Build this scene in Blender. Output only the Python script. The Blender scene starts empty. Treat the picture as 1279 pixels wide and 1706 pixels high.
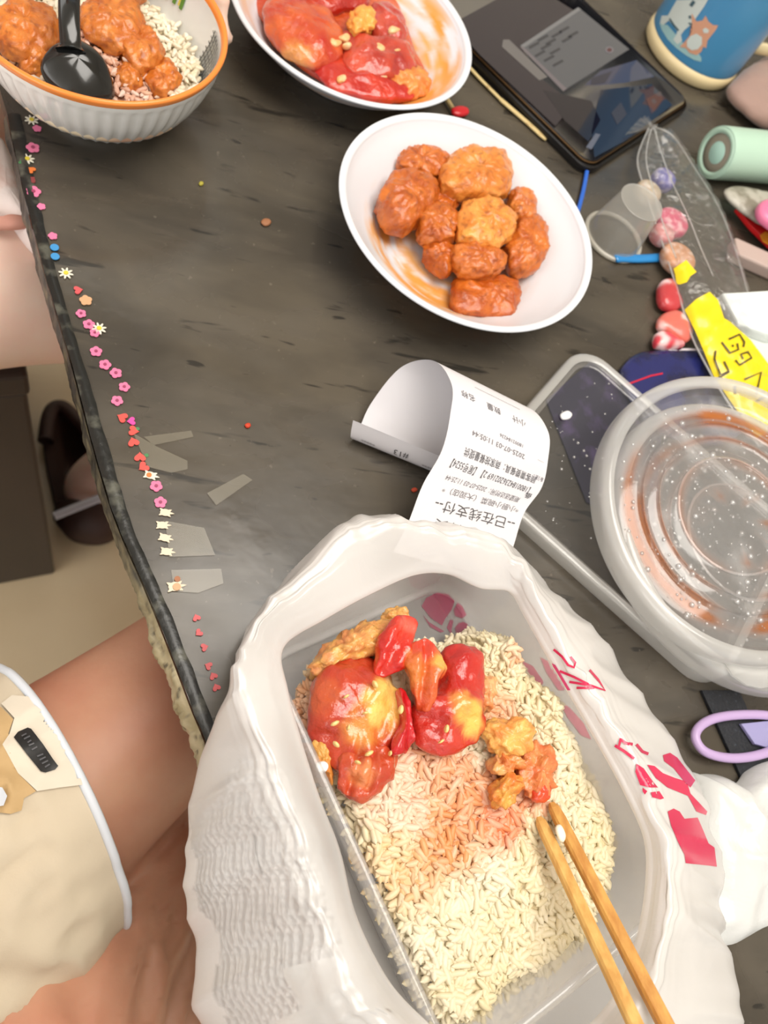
import bpy, bmesh, math, random
import numpy as np
from mathutils import Vector, Matrix, noise
from mathutils.bvhtree import BVHTree
from mathutils.geometry import tessellate_polygon

random.seed(7); np.random.seed(7)
SC = bpy.context.scene
COL = SC.collection
TAB = 0.72                      # height of the table top above the floor

# ------------------------------------------------------------------ camera
FPX, CX, CY, CAMH = 1281.0, 639.5, 853.0, 0.36
_dn = Vector(((165-CX)/FPX, (1430-CY)/FPX, 1)).normalized()
_xr = (Vector((1, 0, 0)) - _dn.x*_dn).normalized()
_up = -_dn
_yw = _up.cross(_xr)
ROT = Matrix((_xr, _yw, _up))   # camera (x right, y down, z forward) -> world
CAM = Vector((0, 0, TAB+CAMH))

def ray(px, py):
    return (ROT @ Vector(((px-CX)/FPX, (py-CY)/FPX, 1))).normalized()
def P(px, py, h=0.0):
    """world point at height h above the table top seen at photo pixel (px, py)"""
    d = ray(px, py)
    return CAM + d*((TAB+h-CAM.z)/d.z)

cd = bpy.data.cameras.new('camera'); cam = bpy.data.objects.new('camera', cd); COL.objects.link(cam)
m4 = Matrix((ROT.col[0], -ROT.col[1], -ROT.col[2])).transposed().to_4x4()
m4.translation = CAM
cam.matrix_world = m4
cd.sensor_width = 36; cd.lens = FPX*36/1706; cd.clip_start = 0.02
cd.dof.use_dof = True; cd.dof.focus_distance = 0.345; cd.dof.aperture_fstop = 11.0
SC.camera = cam

# ------------------------------------------------------------------ light and exposure
W = bpy.data.worlds.new('World'); SC.world = W; W.use_nodes = True
W.node_tree.nodes['Background'].inputs[0].default_value = (0.93, 0.97, 1.0, 1)
W.node_tree.nodes['Background'].inputs[1].default_value = 0.95
def area(name, loc, target, sx, sy, power, col):
    l = bpy.data.lights.new(name, 'AREA'); l.shape = 'RECTANGLE'; l.size = sx; l.size_y = sy; l.energy = power; l.color = col
    o = bpy.data.objects.new(name, l); COL.objects.link(o); o.location = loc
    o.rotation_euler = (Vector(target)-Vector(loc)).to_track_quat('-Z', 'Y').to_euler()
    return o
area('window_daylight', (-1.5, -1.6, 2.1), (0.15, 0.2, 0.72), 2.4, 2.0, 50, (1.0, 0.98, 0.95))
area('ceiling_lamp', (0.45, 0.2, 2.5), (0.3, 0.25, 0.7), 1.2, 1.2, 40, (1.0, 0.95, 0.88))
area('far_ceiling_lamp', (-.22, 2.2, 2.68), (-.22, 2.2, 0), .5, .75, 2.2, (0.92, 1.0, 1.0))
SC.view_settings.view_transform = 'Standard'; SC.view_settings.look = 'None'
SC.view_settings.exposure = -0.12; SC.view_settings.gamma = 1.0; SC.view_settings.use_curve_mapping = False

# ------------------------------------------------------------------ helpers
def sl(r, g, b):
    """sRGB 0-255 -> linear"""
    f = lambda c: (c/12.92 if c <= .04045 else ((c+.055)/1.055)**2.4)
    return (f(r/255), f(g/255), f(b/255))

def fbm(v, f=1.0, o=3):
    a, s, t = 1.0, 0.0, 0.0
    for i in range(o):
        s += a*noise.noise(v*f); t += a; a *= .5; f *= 2.03
    return s/t

def smooth(a, b, x):
    t = min(1, max(0, (x-a)/(b-a))); return t*t*(3-2*t)
def mixc(a, b, t):
    t = min(1, max(0, t)); return tuple(a[i]+(b[i]-a[i])*t for i in range(3))

BASES = {}                      # object name -> its world origin
def tag(o, label=None, cat=None, group=None, kind=None):
    if label: o['label'] = label
    if cat: o['category'] = cat
    if group: o['group'] = group
    if kind: o['kind'] = kind
    return o
def thing(name, base, label, cat, group=None):
    o = bpy.data.objects.new(name, None); o.empty_display_size = .01; o.location = base; COL.objects.link(o); BASES[o.name] = Vector(base)
    return tag(o, label, cat, group)
def mk(name, V, F, mat, parent=None, base=None, smooth_sh=True, cols=None):
    """one mesh object; V are world points; its origin is at base (or the parent's origin)"""
    if parent is not None:
        b = BASES[parent.name]
    else:
        b = Vector(base) if base is not None else Vector((0, 0, 0))
    me = bpy.data.meshes.new(name)
    A = np.array([tuple(v) for v in V], dtype=float) - np.array(b)
    me.from_pydata(A.tolist(), [], F)
    if mat is not None: me.materials.append(mat)
    if cols is not None:
        ca = me.color_attributes.new('Col', 'FLOAT_COLOR', 'POINT')
        c4 = np.ones((len(V), 4), dtype=np.float32); cc = np.array(cols); c4[:, :cc.shape[1]] = cc
        ca.data.foreach_set('color', c4.ravel())
    if smooth_sh:
        me.polygons.foreach_set('use_smooth', [True]*len(me.polygons))
    me.update()
    o = bpy.data.objects.new(name, me); COL.objects.link(o)
    if parent is not None:
        o.parent = parent
    else:
        o.location = b
    BASES[o.name] = b
    return o
def normals_out(o):
    bm = bmesh.new(); bm.from_mesh(o.data); bmesh.ops.recalc_face_normals(bm, faces=bm.faces); bm.to_mesh(o.data); bm.free(); return o
def bevel(o, w, seg=2, ang=40):
    m = o.modifiers.new('bevel', 'BEVEL'); m.width = w; m.segments = seg; m.limit_method = 'ANGLE'; m.angle_limit = math.radians(ang); return o
def bvh_of(o):
    b = BASES[o.name]
    return BVHTree.FromPolygons([v.co+b for v in o.data.vertices], [tuple(p.vertices) for p in o.data.polygons])

# ---- materials
def newmat(name):
    m = bpy.data.materials.new(name); m.use_nodes = True
    return m, m.node_tree, m.node_tree.nodes['Principled BSDF']
def pm(name, col, rough=.5, spec=.5, metal=0, sss=0, sssr=(1, .4, .2), coat=0, bump=None, var=None, attr=False, emit=None, sheen=0, stretch=None, trans=0, fine=None, ssc=.004):
    m, nt, p = newmat(name); L = nt.links
    p.inputs['Base Color'].default_value = (*col, 1) if col else (1, 1, 1, 1)
    p.inputs['Roughness'].default_value = rough; p.inputs['Specular IOR Level'].default_value = spec
    p.inputs['Metallic'].default_value = metal; p.inputs['Coat Weight'].default_value = coat; p.inputs['Coat Roughness'].default_value = .08
    p.inputs['Transmission Weight'].default_value = trans
    if sheen: p.inputs['Sheen Weight'].default_value = sheen
    if sss:
        p.inputs['Subsurface Weight'].default_value = sss; p.inputs['Subsurface Radius'].default_value = sssr; p.inputs['Subsurface Scale'].default_value = ssc
    tc = nt.nodes.new('ShaderNodeTexCoord'); mp = nt.nodes.new('ShaderNodeMapping'); L.new(tc.outputs['Object'], mp.inputs[0])
    if stretch: mp.inputs['Scale'].default_value = stretch[:3]; mp.inputs['Rotation'].default_value = (0, 0, stretch[3] if len(stretch) > 3 else 0)
    src = None
    if attr:
        a = nt.nodes.new('ShaderNodeAttribute'); a.attribute_name = 'Col'; src = a.outputs['Color']
    if var:
        sc, c2, lo, hi = var
        n = nt.nodes.new('ShaderNodeTexNoise'); n.inputs['Scale'].default_value = sc; n.inputs['Detail'].default_value = 5; L.new(mp.outputs[0], n.inputs['Vector'])
        r = nt.nodes.new('ShaderNodeMapRange'); r.inputs[1].default_value = lo; r.inputs[2].default_value = hi; L.new(n.outputs['Fac'], r.inputs[0])
        mx = nt.nodes.new('ShaderNodeMix'); mx.data_type = 'RGBA'; L.new(r.outputs[0], mx.inputs[0])
        if src: L.new(src, mx.inputs[6])
        else: mx.inputs[6].default_value = (*col, 1)
        mx.inputs[7].default_value = (*c2, 1); src = mx.outputs[2]
        if fine:
            pass
    if src: L.new(src, p.inputs['Base Color'])
    if bump:
        sc, st, ds = bump
        n = nt.nodes.new('ShaderNodeTexNoise'); n.inputs['Scale'].default_value = sc; n.inputs['Detail'].default_value = 4; L.new(mp.outputs[0], n.inputs['Vector'])
        b = nt.nodes.new('ShaderNodeBump'); b.inputs['Strength'].default_value = st; b.inputs['Distance'].default_value = ds
        L.new(n.outputs['Fac'], b.inputs['Height']); L.new(b.outputs[0], p.inputs['Normal'])
    if emit:
        p.inputs['Emission Color'].default_value = (*emit[:3], 1); p.inputs['Emission Strength'].default_value = emit[3]
    return m
def film(name, col=(.9, .92, .93), clear=.6, rough=.1, gloss=.12, bump=None, attr=False, transl=.5):
    """thin plastic film: a see-through share, a white diffuse and translucent share and a clear gloss"""
    m, nt, p = newmat(name); L = nt.links; N = nt.nodes
    out = N['Material Output']; N.remove(p)
    tr = N.new('ShaderNodeBsdfTransparent'); tr.inputs[0].default_value = (.98, .98, .98, 1)
    df = N.new('ShaderNodeBsdfDiffuse'); df.inputs[0].default_value = (*col, 1)
    tl = N.new('ShaderNodeBsdfTranslucent'); tl.inputs[0].default_value = (*col, 1)
    if attr:
        a = N.new('ShaderNodeAttribute'); a.attribute_name = 'Col'; L.new(a.outputs['Color'], df.inputs[0]); L.new(a.outputs['Color'], tl.inputs[0])
    m1 = N.new('ShaderNodeMixShader'); m1.inputs[0].default_value = transl; L.new(df.outputs[0], m1.inputs[1]); L.new(tl.outputs[0], m1.inputs[2])
    m2 = N.new('ShaderNodeMixShader'); m2.inputs[0].default_value = 1-clear; L.new(tr.outputs[0], m2.inputs[1]); L.new(m1.outputs[0], m2.inputs[2])
    if attr: # alpha of haze stored in the attribute's alpha channel
        mm = N.new('ShaderNodeMath'); mm.operation = 'MULTIPLY'; mm.inputs[1].default_value = 1.0; L.new(a.outputs['Alpha'], mm.inputs[0]); L.new(mm.outputs[0], m2.inputs[0])
    gl = N.new('ShaderNodeBsdfGlossy'); gl.inputs['Roughness'].default_value = rough
    fr = N.new('ShaderNodeLayerWeight'); fr.inputs[0].default_value = .5
    pw = N.new('ShaderNodeMath'); pw.operation = 'POWER'; pw.inputs[1].default_value = 4.0; L.new(fr.outputs['Facing'], pw.inputs[0])
    ad = N.new('ShaderNodeMath'); ad.operation = 'MULTIPLY_ADD'; ad.inputs[1].default_value = .5; ad.inputs[2].default_value = .03+gloss*.06; L.new(pw.outputs[0], ad.inputs[0])
    m3 = N.new('ShaderNodeMixShader'); L.new(ad.outputs[0], m3.inputs[0]); L.new(m2.outputs[0], m3.inputs[1]); L.new(gl.outputs[0], m3.inputs[2])
    L.new(m3.outputs[0], out.inputs[0])
    if bump:
        tc = N.new('ShaderNodeTexCoord'); n = N.new('ShaderNodeTexNoise'); n.inputs['Scale'].default_value = bump[0]; n.inputs['Detail'].default_value = 5
        n.inputs['Distortion'].default_value = bump[3] if len(bump) > 3 else 0
        L.new(tc.outputs['Object'], n.inputs['Vector'])
        b = N.new('ShaderNodeBump'); b.inputs['Strength'].default_value = bump[1]; b.inputs['Distance'].default_value = bump[2]; L.new(n.outputs['Fac'], b.inputs['Height'])
        for s in (df, gl, tl): L.new(b.outputs[0], s.inputs['Normal'])
    return m

# ---- shapes
def crom(pts, n, closed=False):
    """Catmull-Rom resample of a list of vectors, n points"""
    pts = [np.array(p, dtype=float) for p in pts]; m = len(pts); out = []
    segs = m if closed else m-1
    for i in range(n):
        t = (i/n if closed else i/(n-1))*segs
        k = min(int(t), segs-1); u = t-k
        g = lambda j: pts[j % m] if closed else pts[min(max(j, 0), m-1)]
        a, b, c, d = g(k-1), g(k), g(k+1), g(k+2)
        out.append(.5*((2*b)+(-a+c)*u+(2*a-5*b+4*c-d)*u*u+(-a+3*b-3*c+d)*u**3))
    return out
def gridfaces(nu, nv, cu=False, cv=False, off=0):
    F = []
    for i in range(nu if cu else nu-1):
        for j in range(nv if cv else nv-1):
            a = i*nv+j; b = ((i+1) % nu)*nv+j; c = ((i+1) % nu)*nv+(j+1) % nv; d = i*nv+(j+1) % nv
            F.append((a+off, b+off, c+off, d+off))
    return F
def lathe(prof, c, n=96, axis=None, mod=None, xdir=None):
    """prof: list of (r, z) closed or open; rings about axis through c. A zero radius at an end closes it"""
    ax = Vector(axis).normalized() if axis is not None else Vector((0, 0, 1))
    x = Vector(xdir) if xdir is not None else (Vector((1, 0, 0)) if abs(ax.x) < .9 else Vector((0, 1, 0)))
    x = (x-ax*x.dot(ax)).normalized(); y = ax.cross(x); c = Vector(c)
    V = []
    for i, (r, z) in enumerate(prof):
        for j in range(n):
            t = 2*math.pi*j/n; rr = max(r, 1e-5)
            if mod: rr += mod(t, r, z, i)
            V.append(c+ax*z+x*(rr*math.cos(t))+y*(rr*math.sin(t)))
    return V, gridfaces(len(prof), n, cv=True)
def tube(path, rad, n=12, closed=False, flat=1.0, upv=(0, 0, 1)):
    pts = [Vector(p) for p in path]; m = len(pts); V = []
    rads = rad if isinstance(rad, (list, tuple, np.ndarray)) else [rad]*m
    for i in range(m):
        a = pts[(i-1) % m] if (closed or i > 0) else pts[0]; b = pts[(i+1) % m] if (closed or i < m-1) else pts[-1]
        t = (b-a).normalized(); u = Vector(upv); s = t.cross(u)
        if s.length < 1e-4: s = t.cross(Vector((1, 0, 0)))
        s.normalize(); w = s.cross(t)
        for j in range(n):
            q = 2*math.pi*j/n; V.append(pts[i]+s*(rads[i]*math.cos(q))+w*(rads[i]*flat*math.sin(q)))
    F = gridfaces(m, n, cu=closed, cv=True)
    if not closed:
        F.append(tuple(range(n-1, -1, -1))); F.append(tuple((m-1)*n+j for j in range(n)))
    return V, F
def pillow(outline, top, bot, nr=12, na=64, amp=0, freq=100, seed=0, p=2.4, fold=None, sink=0, oct=3, amp2=0, freq2=280, rdg=0):
    """a closed lump whose outline (world points) is a smooth loop; top/bot are its thickness above and below"""
    O = [Vector(q) for q in crom(outline, na, True)]
    c = sum(O, Vector())/na; V = []
    sd = Vector((seed*3.1, seed*1.7, seed*.9))
    for side, T in ((1, top), (-1, bot)):
        for k in range(nr+1 if side == 1 else nr):
            s = k/nr
            if side == -1: s = (nr-1-k)/nr
            s2 = math.sin(s*math.pi/2) if nr > 6 else s
            z = T*(max(0, 1-s2**p))**(1/p)
            for j in range(na):
                q = c+(O[j]-c)*max(s2, 1e-3); q = q+Vector((0, 0, side*z))
                if amp:
                    d = (q-c); d.z *= 1.5; d = d.normalized() if d.length > 1e-6 else Vector((0, 0, 1))
                    e = amp*fbm((q+sd), freq, oct)
                    if amp2: e += amp2*fbm(q+sd*1.3, freq2, 2)
                    if rdg: e += rdg*(.55-abs(noise.noise((q+sd)*freq*.8))*2.2)
                    q = q+d*e
                if fold: q = q+Vector((0, 0, fold(q)))
                V.append(q)
    return V, gridfaces(2*nr+1, na, cv=True)
def box(c, ux, uy, sx, sy, z0, z1):
    ux = Vector(ux).normalized(); uy = Vector(uy).normalized(); c = Vector(c); V = []
    for z in (z0, z1):
        for a, b in ((-1, -1), (1, -1), (1, 1), (-1, 1)):
            q = c+ux*(a*sx/2)+uy*(b*sy/2); V.append(Vector((q.x, q.y, z)))
    return V, [(3, 2, 1, 0), (4, 5, 6, 7), (0, 1, 5, 4), (1, 2, 6, 5), (2, 3, 7, 6), (3, 0, 4, 7)]
def rrect(c, ux, uy, sx, sy, r, n=6):
    ux = Vector(ux).normalized(); uy = Vector(uy).normalized(); out = []
    for k, (a, b) in enumerate(((1, 1), (-1, 1), (-1, -1), (1, -1))):
        for i in range(n+1):
            t = math.pi/2*(k+i/n)
            out.append(Vector(c)+ux*(a*(sx/2-r)+r*math.cos(t))+uy*(b*(sy/2-r)+r*math.sin(t)))
    return out
def rings(loops, cap0=True, cap1=True):
    n = len(loops[0]); V = [v for l in loops for v in l]; F = gridfaces(len(loops), n, cv=True)
    if cap0: F.append(tuple(range(n-1, -1, -1)))
    if cap1: F.append(tuple((len(loops)-1)*n+j for j in range(n)))
    return V, F
def slab(loop, z0, z1, edge=0.0):
    """a rounded slab on a loop of world points (xy used)"""
    c = sum((Vector(p) for p in loop), Vector())/len(loop)
    def at(z, s): return [Vector((p[0]+(c.x-p[0])*s, p[1]+(c.y-p[1])*s, z)) for p in loop]
    R = max((Vector(p)-c).length for p in loop)
    e = edge/R
    L = [at(z0, e), at(z0+edge*.3, e*.3), at(z0+edge, 0), at(z1-edge, 0), at(z1-edge*.3, e*.3), at(z1, e)] if edge else [at(z0, 0), at(z1, 0)]
    return rings(L)
def join(*parts):
    V, F = [], []
    for v, f in parts:
        o = len(V); V += list(v); F += [tuple(i+o for i in q) for q in f]
    return V, F
def decal(bvh, poly, off=.0003, cell=9, hole=None):
    """flat print: the shape seen at these photo pixels, laid onto a surface and lifted by off"""
    bm = bmesh.new()
    f = bm.faces.new([bm.verts.new((x, y, 0)) for x, y in poly])
    bmesh.ops.triangulate(bm, faces=[f])
    for _ in range(5):
        es = [e for e in bm.edges if e.calc_length() > cell]
        if not es: break
        bmesh.ops.subdivide_edges(bm, edges=es, cuts=1); bmesh.ops.triangulate(bm, faces=bm.faces[:])
    V, ok = [], []
    bm.verts.ensure_lookup_table(); bm.verts.index_update()
    for v in bm.verts:
        d = ray(v.co.x, v.co.y); loc, nor, idx, dist = bvh.ray_cast(CAM, d)
        if loc is None: V.append(Vector((0, 0, 0))); ok.append(False)
        else: V.append(loc-d*off*1.2); ok.append(True)
    F = [tuple(v.index for v in f.verts) for f in bm.faces if all(ok[v.index] for v in f.verts)]
    bm.free()
    used = sorted({i for f in F for i in f}); mp = {i: k for k, i in enumerate(used)}
    return [V[i] for i in used], [tuple(mp[i] for i in f) for f in F]
def stroke(pts, w):
    """photo-pixel polyline -> polygon of width w"""
    L, R = [], []
    for i, p in enumerate(pts):
        a = pts[max(i-1, 0)]; b = pts[min(i+1, len(pts)-1)]
        dx, dy = b[0]-a[0], b[1]-a[1]; l = math.hypot(dx, dy) or 1
        L.append((p[0]-dy/l*w/2, p[1]+dx/l*w/2)); R.append((p[0]+dy/l*w/2, p[1]-dx/l*w/2))
    return L+R[::-1]
def text2d(s, size=1.0):
    cu = bpy.data.curves.new('lettering', 'FONT'); cu.body = s; cu.size = size; cu.resolution_u = 2; cu.align_x = 'CENTER'
    o = bpy.data.objects.new('lettering', cu); COL.objects.link(o)
    bpy.context.view_layer.update()
    me = bpy.data.meshes.new_from_object(o.evaluated_get(bpy.context.evaluated_depsgraph_get()))
    V = [v.co.copy() for v in me.vertices]; F = [tuple(p.vertices) for p in me.polygons]
    bpy.data.objects.remove(o); bpy.data.curves.remove(cu); bpy.data.meshes.remove(me)
    return V, F
def remesh(o, vox, smooth_it=4, disp=None):
    """fuse overlapping closed shapes of one mesh into one continuous skin"""
    m = o.modifiers.new('r', 'REMESH'); m.mode = 'VOXEL'; m.voxel_size = vox
    s = o.modifiers.new('s', 'SMOOTH'); s.factor = .5; s.iterations = smooth_it
    bpy.context.view_layer.update()
    me = bpy.data.meshes.new_from_object(o.evaluated_get(bpy.context.evaluated_depsgraph_get()))
    o.modifiers.clear(); old = o.data; me.name = old.name; o.data = me; bpy.data.meshes.remove(old)
    if disp:
        b = BASES[o.name]
        N = [v.normal.copy() for v in me.vertices]
        for v, n in zip(me.vertices, N): v.co = v.co+n*disp(v.co+b)
    me.polygons.foreach_set('use_smooth', [True]*len(me.polygons)); me.update()
    return o
def blobs(px, h):
    return [P(x, y, h) for x, y in px]
class Paint:
    """colour by place: base plus soft spots given as (pixel x, pixel y, height, radius in m, colour, strength)"""
    def __init__(s, base, base2, freq, spots=(), seed=0, lo=-.35, hi=.35):
        s.b, s.b2, s.f, s.lo, s.hi = base, base2, freq, lo, hi
        s.sp = [(P(x, y, h), r, c, k) for x, y, h, r, c, k in spots]; s.sd = Vector((seed, seed*2.3, seed*.7))
    def __call__(s, v):
        v = Vector(v); c = mixc(s.b, s.b2, (fbm(v+s.sd, s.f, 3)-s.lo)/(s.hi-s.lo))
        for q, r, cc, k in s.sp:
            d = ((v-q).xy.length)/r + .5*fbm(v+s.sd, 160, 2)
            if d < 1.3: c = mixc(c, cc, k*(1-smooth(.45, 1.15, d)))
        return c
def paintall(V, f): return [f(v) for v in V]
# ================================================================== the room
M = {}
M['floor'] = pm('floor_tile', sl(222, 202, 168), rough=.28, var=(3, sl(204, 178, 138), .35, .7))
M['wall'] = pm('wall_paint', sl(226, 222, 214), rough=.9)
M['ceil'] = pm('ceiling_paint', sl(235, 233, 228), rough=.9)
def room_box(name, lo, hi, mat):
    V, F = box(((lo[0]+hi[0])/2, (lo[1]+hi[1])/2, 0), (1, 0, 0), (0, 1, 0), hi[0]-lo[0], hi[1]-lo[1], lo[2], hi[2])
    return tag(mk(name, V, F, mat, smooth_sh=False), kind='structure')
room_box('floor', (-3, -3, -.05), (3, 3.3, 0), M['floor'])
room_box('wall_back', (-3, 3.2, 0), (3, 3.3, 2.7), M['wall'])
room_box('wall_right', (2.4, -3, 0), (2.5, 3.2, 2.7), M['wall'])
room_box('ceiling', (-3, -3, 2.7), (3, 3.3, 2.8), M['ceil'])

# ================================================================== the table
E0, E1 = P(20, 190), P(345, 1245)
ED = (E1-E0).normalized()                       # along the near long edge
EN = Vector((-ED.y, ED.x, 0));  EN = EN if EN.x > 0 else -EN   # into the table
def T(a, b, h=0.0):                             # a along the edge from E0, b inwards
    q = E0+ED*a+EN*b; return Vector((q.x, q.y, TAB+h))
# a dark lacquered top under clear film: grain streaks, grey-brown wear, dark scuffs
m, nt, p = newmat('table_top'); N = nt.nodes; L = nt.links
tc = N.new('ShaderNodeTexCoord')
def nz(scale, stretch, detail=5, dist=0, rot=0.0):
    mp = N.new('ShaderNodeMapping'); mp.inputs['Scale'].default_value = stretch; mp.inputs['Rotation'].default_value = (0, 0, rot); L.new(tc.outputs['Object'], mp.inputs[0])
    n = N.new('ShaderNodeTexNoise'); n.inputs['Scale'].default_value = scale; n.inputs['Detail'].default_value = detail; n.inputs['Distortion'].default_value = dist
    L.new(mp.outputs[0], n.inputs['Vector']); return n.outputs['Fac']
def rng(src, lo, hi, a=0.0, b=1.0):
    r = N.new('ShaderNodeMapRange'); r.inputs[1].default_value = lo; r.inputs[2].default_value = hi; r.inputs[3].default_value = a; r.inputs[4].default_value = b; L.new(src, r.inputs[0]); return r.outputs[0]
def mixn(a, b, f):
    x = N.new('ShaderNodeMix'); x.data_type = 'RGBA'
    for k, v in ((6, a), (7, b)):
        if isinstance(v, tuple): x.inputs[k].default_value = (*v, 1)
        else: L.new(v, x.inputs[k])
    L.new(f, x.inputs[0]); return x.outputs[2]
c = mixn(sl(62, 57, 50), sl(86, 79, 68), rng(nz(9, (1, 2.2, 1), 6, .6), .35, .68))
c = mixn(c, sl(92, 84, 74), rng(nz(30, (1, 4, 1), 5, .4, .12), .55, .8, 0, .35))
c = mixn(c, sl(26, 25, 22), rng(nz(26, (.75, 4.2, 1), 3, .3, .1), .64, .70, 0, .75))
c = mixn(c, sl(30, 28, 25), rng(nz(70, (.5, 2.2, 1), 2, .2, .1), .70, .74, 0, .8))
c = mixn(c, sl(118, 110, 98), rng(nz(260, (1, 1, 1), 2), .70, .78, 0, .5))
L.new(c, p.inputs['Base Color'])
L.new(rng(nz(14, (1, 1.6, 1), 4, .5), .35, .7, .16, .38), p.inputs['Roughness'])
p.inputs['Specular IOR Level'].default_value = .5
b = N.new('ShaderNodeBump'); b.inputs['Strength'].default_value = .12; b.inputs['Distance'].default_value = .002
L.new(nz(45, (1, 1, 1), 3), b.inputs['Height']); L.new(b.outputs[0], p.inputs['Normal'])
M['table'] = m
M['black'] = pm('black_edge_tape', sl(20, 21, 19), rough=.3, var=(90, sl(92, 92, 82), .52, .70), bump=(200, .3, .001))
M['worn'] = pm('worn_edge', sl(196, 182, 146), rough=.45, var=(60, sl(92, 84, 60), .45, .65), bump=(150, .5, .002))
M['leg'] = pm('table_leg_paint', sl(40, 36, 33), rough=.4)

table = thing('table', T(.7, .45, -TAB), 'dark lacquered table with a worn sticker-lined edge under clear film', 'table')
path_out = [(12, 190), (43, 330), (75, 455), (121, 610), (155, 740), (192, 862), (244, 985), (284, 1085), (320, 1180), (346, 1245), (396, 1400), (492, 1700)]
eg = [Vector(q) for q in crom([P(x, y) for x, y in path_out], 60)]
eg = [eg[0]-ED*.30]+eg+[eg[-1]+ED*.35]
lp = eg+[eg[-1]+EN*.95, eg[0]+EN*.95]
V = [Vector((q.x, q.y, TAB)) for q in lp]; kk = len(V); V += [Vector((q.x, q.y, TAB-.015)) for q in lp]
F = [(i, kk+i, kk+(i+1) % kk, (i+1) % kk) for i in range(kk)]
tri = tessellate_polygon([[Vector((q.x, q.y, 0)) for q in lp]]); F += [tuple(t) for t in tri]+[tuple(kk+i for i in reversed(t)) for t in tri]
top = normals_out(mk('table_top', V, F, M['table'], table, smooth_sh=False))
for a in (-.5, 1.2):
    for b_ in (.16, .86):
        V, F = box(T(a, b_), ED, EN, .05, .05, 0, TAB-.015); bevel(mk('leg', V, F, M['leg'], table, smooth_sh=False), .004)
# black strip along the edge, following the photo, and the frayed pale edge below it
path_in = [(34, 190), (64, 330), (94, 455), (141, 610), (180, 740), (218, 870), (268, 985), (308, 1085), (346, 1180), (366, 1240), (420, 1400), (520, 1700)]
path_out = [(12, 190), (43, 330), (75, 455), (121, 610), (155, 740), (192, 862), (244, 985), (284, 1085), (320, 1180), (346, 1245), (396, 1400), (492, 1700)]
def strip(pin, pout, h, n=90):
    A = crom([P(x, y, h) for x, y in pin], n); B = crom([P(x, y, h) for x, y in pout], n); V = []
    for i in range(n):
        for k in range(4):
            q = Vector(A[i]).lerp(Vector(B[i]), k/3); q = q+EN*(.0008*noise.noise(q*90)); V.append(Vector((q.x, q.y, TAB+h+(.0006 if k in (1, 2) else 0))))
    return V, gridfaces(n, 4)
V, F = strip(path_in, path_out, .0006); mk('edge_strip', V, F, M['black'], table)
# frayed edge: a lumpy rail along the table's side, pale where the wood shows
n = 420; V = []
cols = []
A = crom([P(x, y, 0) for x, y in path_out], n)
for i in range(n):
    q0 = Vector(A[i]); f = i/(n-1)
    wear = smooth(.42, .72, f)
    for k in range(9):
        t = math.pi*(k/8)*.9
        d = .0036*(.5+.8*wear)*(1+.5*noise.noise(q0*70+Vector((k*.3, 0, 0)))+.6*noise.noise(q0*260+Vector((0, k*.7, 0))))
        q = q0-EN*(d*math.sin(t))-EN*(.0007); z = TAB-.0005-.0135*(k/8)+(.0015*noise.noise(q*120) if 0 < k < 8 else 0)
        V.append(Vector((q.x, q.y, z)))
        w = fbm(q*1.0+Vector((0, 0, k*.006)), 75, 3)
        w2 = fbm(q+Vector((0, 0, k*.01)), 230, 2)
        cols.append(mixc(mixc(sl(30, 28, 24), mixc(sl(205, 192, 158), sl(150, 136, 98), w+.5), min(1, max(0, wear*1.25+w*.9-.05))), sl(58, 52, 38), smooth(.12, .4, w2)*.8))
M['fray'] = pm('frayed_board_edge', None, rough=.4, attr=True, bump=(220, .5, .001))
mk('frayed_edge', V, gridfaces(n, 9), M['fray'], table, cols=cols)

# stickers along the edge and tape remains, all stuck to the table
def stick(col, rough=.45): return pm('sticker_vinyl', col, rough=rough)
SK = {k: stick(v) for k, v in dict(pink=sl(222, 118, 158), magenta=sl(226, 70, 160), white=sl(226, 222, 205), yellow=sl(214, 196, 60), red=sl(214, 80, 72), rose=sl(206, 84, 88),
      blue=sl(60, 140, 200), orange=sl(222, 120, 52), maroon=sl(130, 56, 58), cream=sl(222, 208, 184), tan=sl(206, 160, 120), brown=sl(160, 100, 60), green=sl(70, 130, 80), centre=sl(150, 60, 95)).items()}
def shape_pts(kind, r):
    if kind == 'flower': return [(r*(.8+.22*abs(math.cos(2.5*t)))*math.cos(t), r*(.8+.22*abs(math.cos(2.5*t)))*math.sin(t)) for t in [2*math.pi*i/40 for i in range(40)]]
    if kind == 'daisy': return [(r*(.72+.28*math.cos(8*t))*math.cos(t), r*(.72+.28*math.cos(8*t))*math.sin(t)) for t in [2*math.pi*i/48 for i in range(48)]]
    if kind == 'disc': return [(r*math.cos(t), r*math.sin(t)) for t in [2*math.pi*i/24 for i in range(24)]]
    if kind == 'heart': return [(r*.062*16*math.sin(t)**3, r*.062*(13*math.cos(t)-5*math.cos(2*t)-2*math.cos(3*t)-math.cos(4*t))) for t in [2*math.pi*i/32 for i in range(32)]]
    if kind == 'turtle':
        o = []
        for i in range(60):
            t = 2*math.pi*i/60; k = .62
            for c_, a_ in ((0, .5), (.75, .38), (-.75, .38), (2.4, .38), (-2.4, .38)):
                dd = abs((t-c_+math.pi) % (2*math.pi)-math.pi); k = max(k, .62+a_*max(0, 1-dd/.3))
            o.append((r*1.15*k*math.cos(t), r*.85*k*math.sin(t)))
        return o
_smesh = {}
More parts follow.
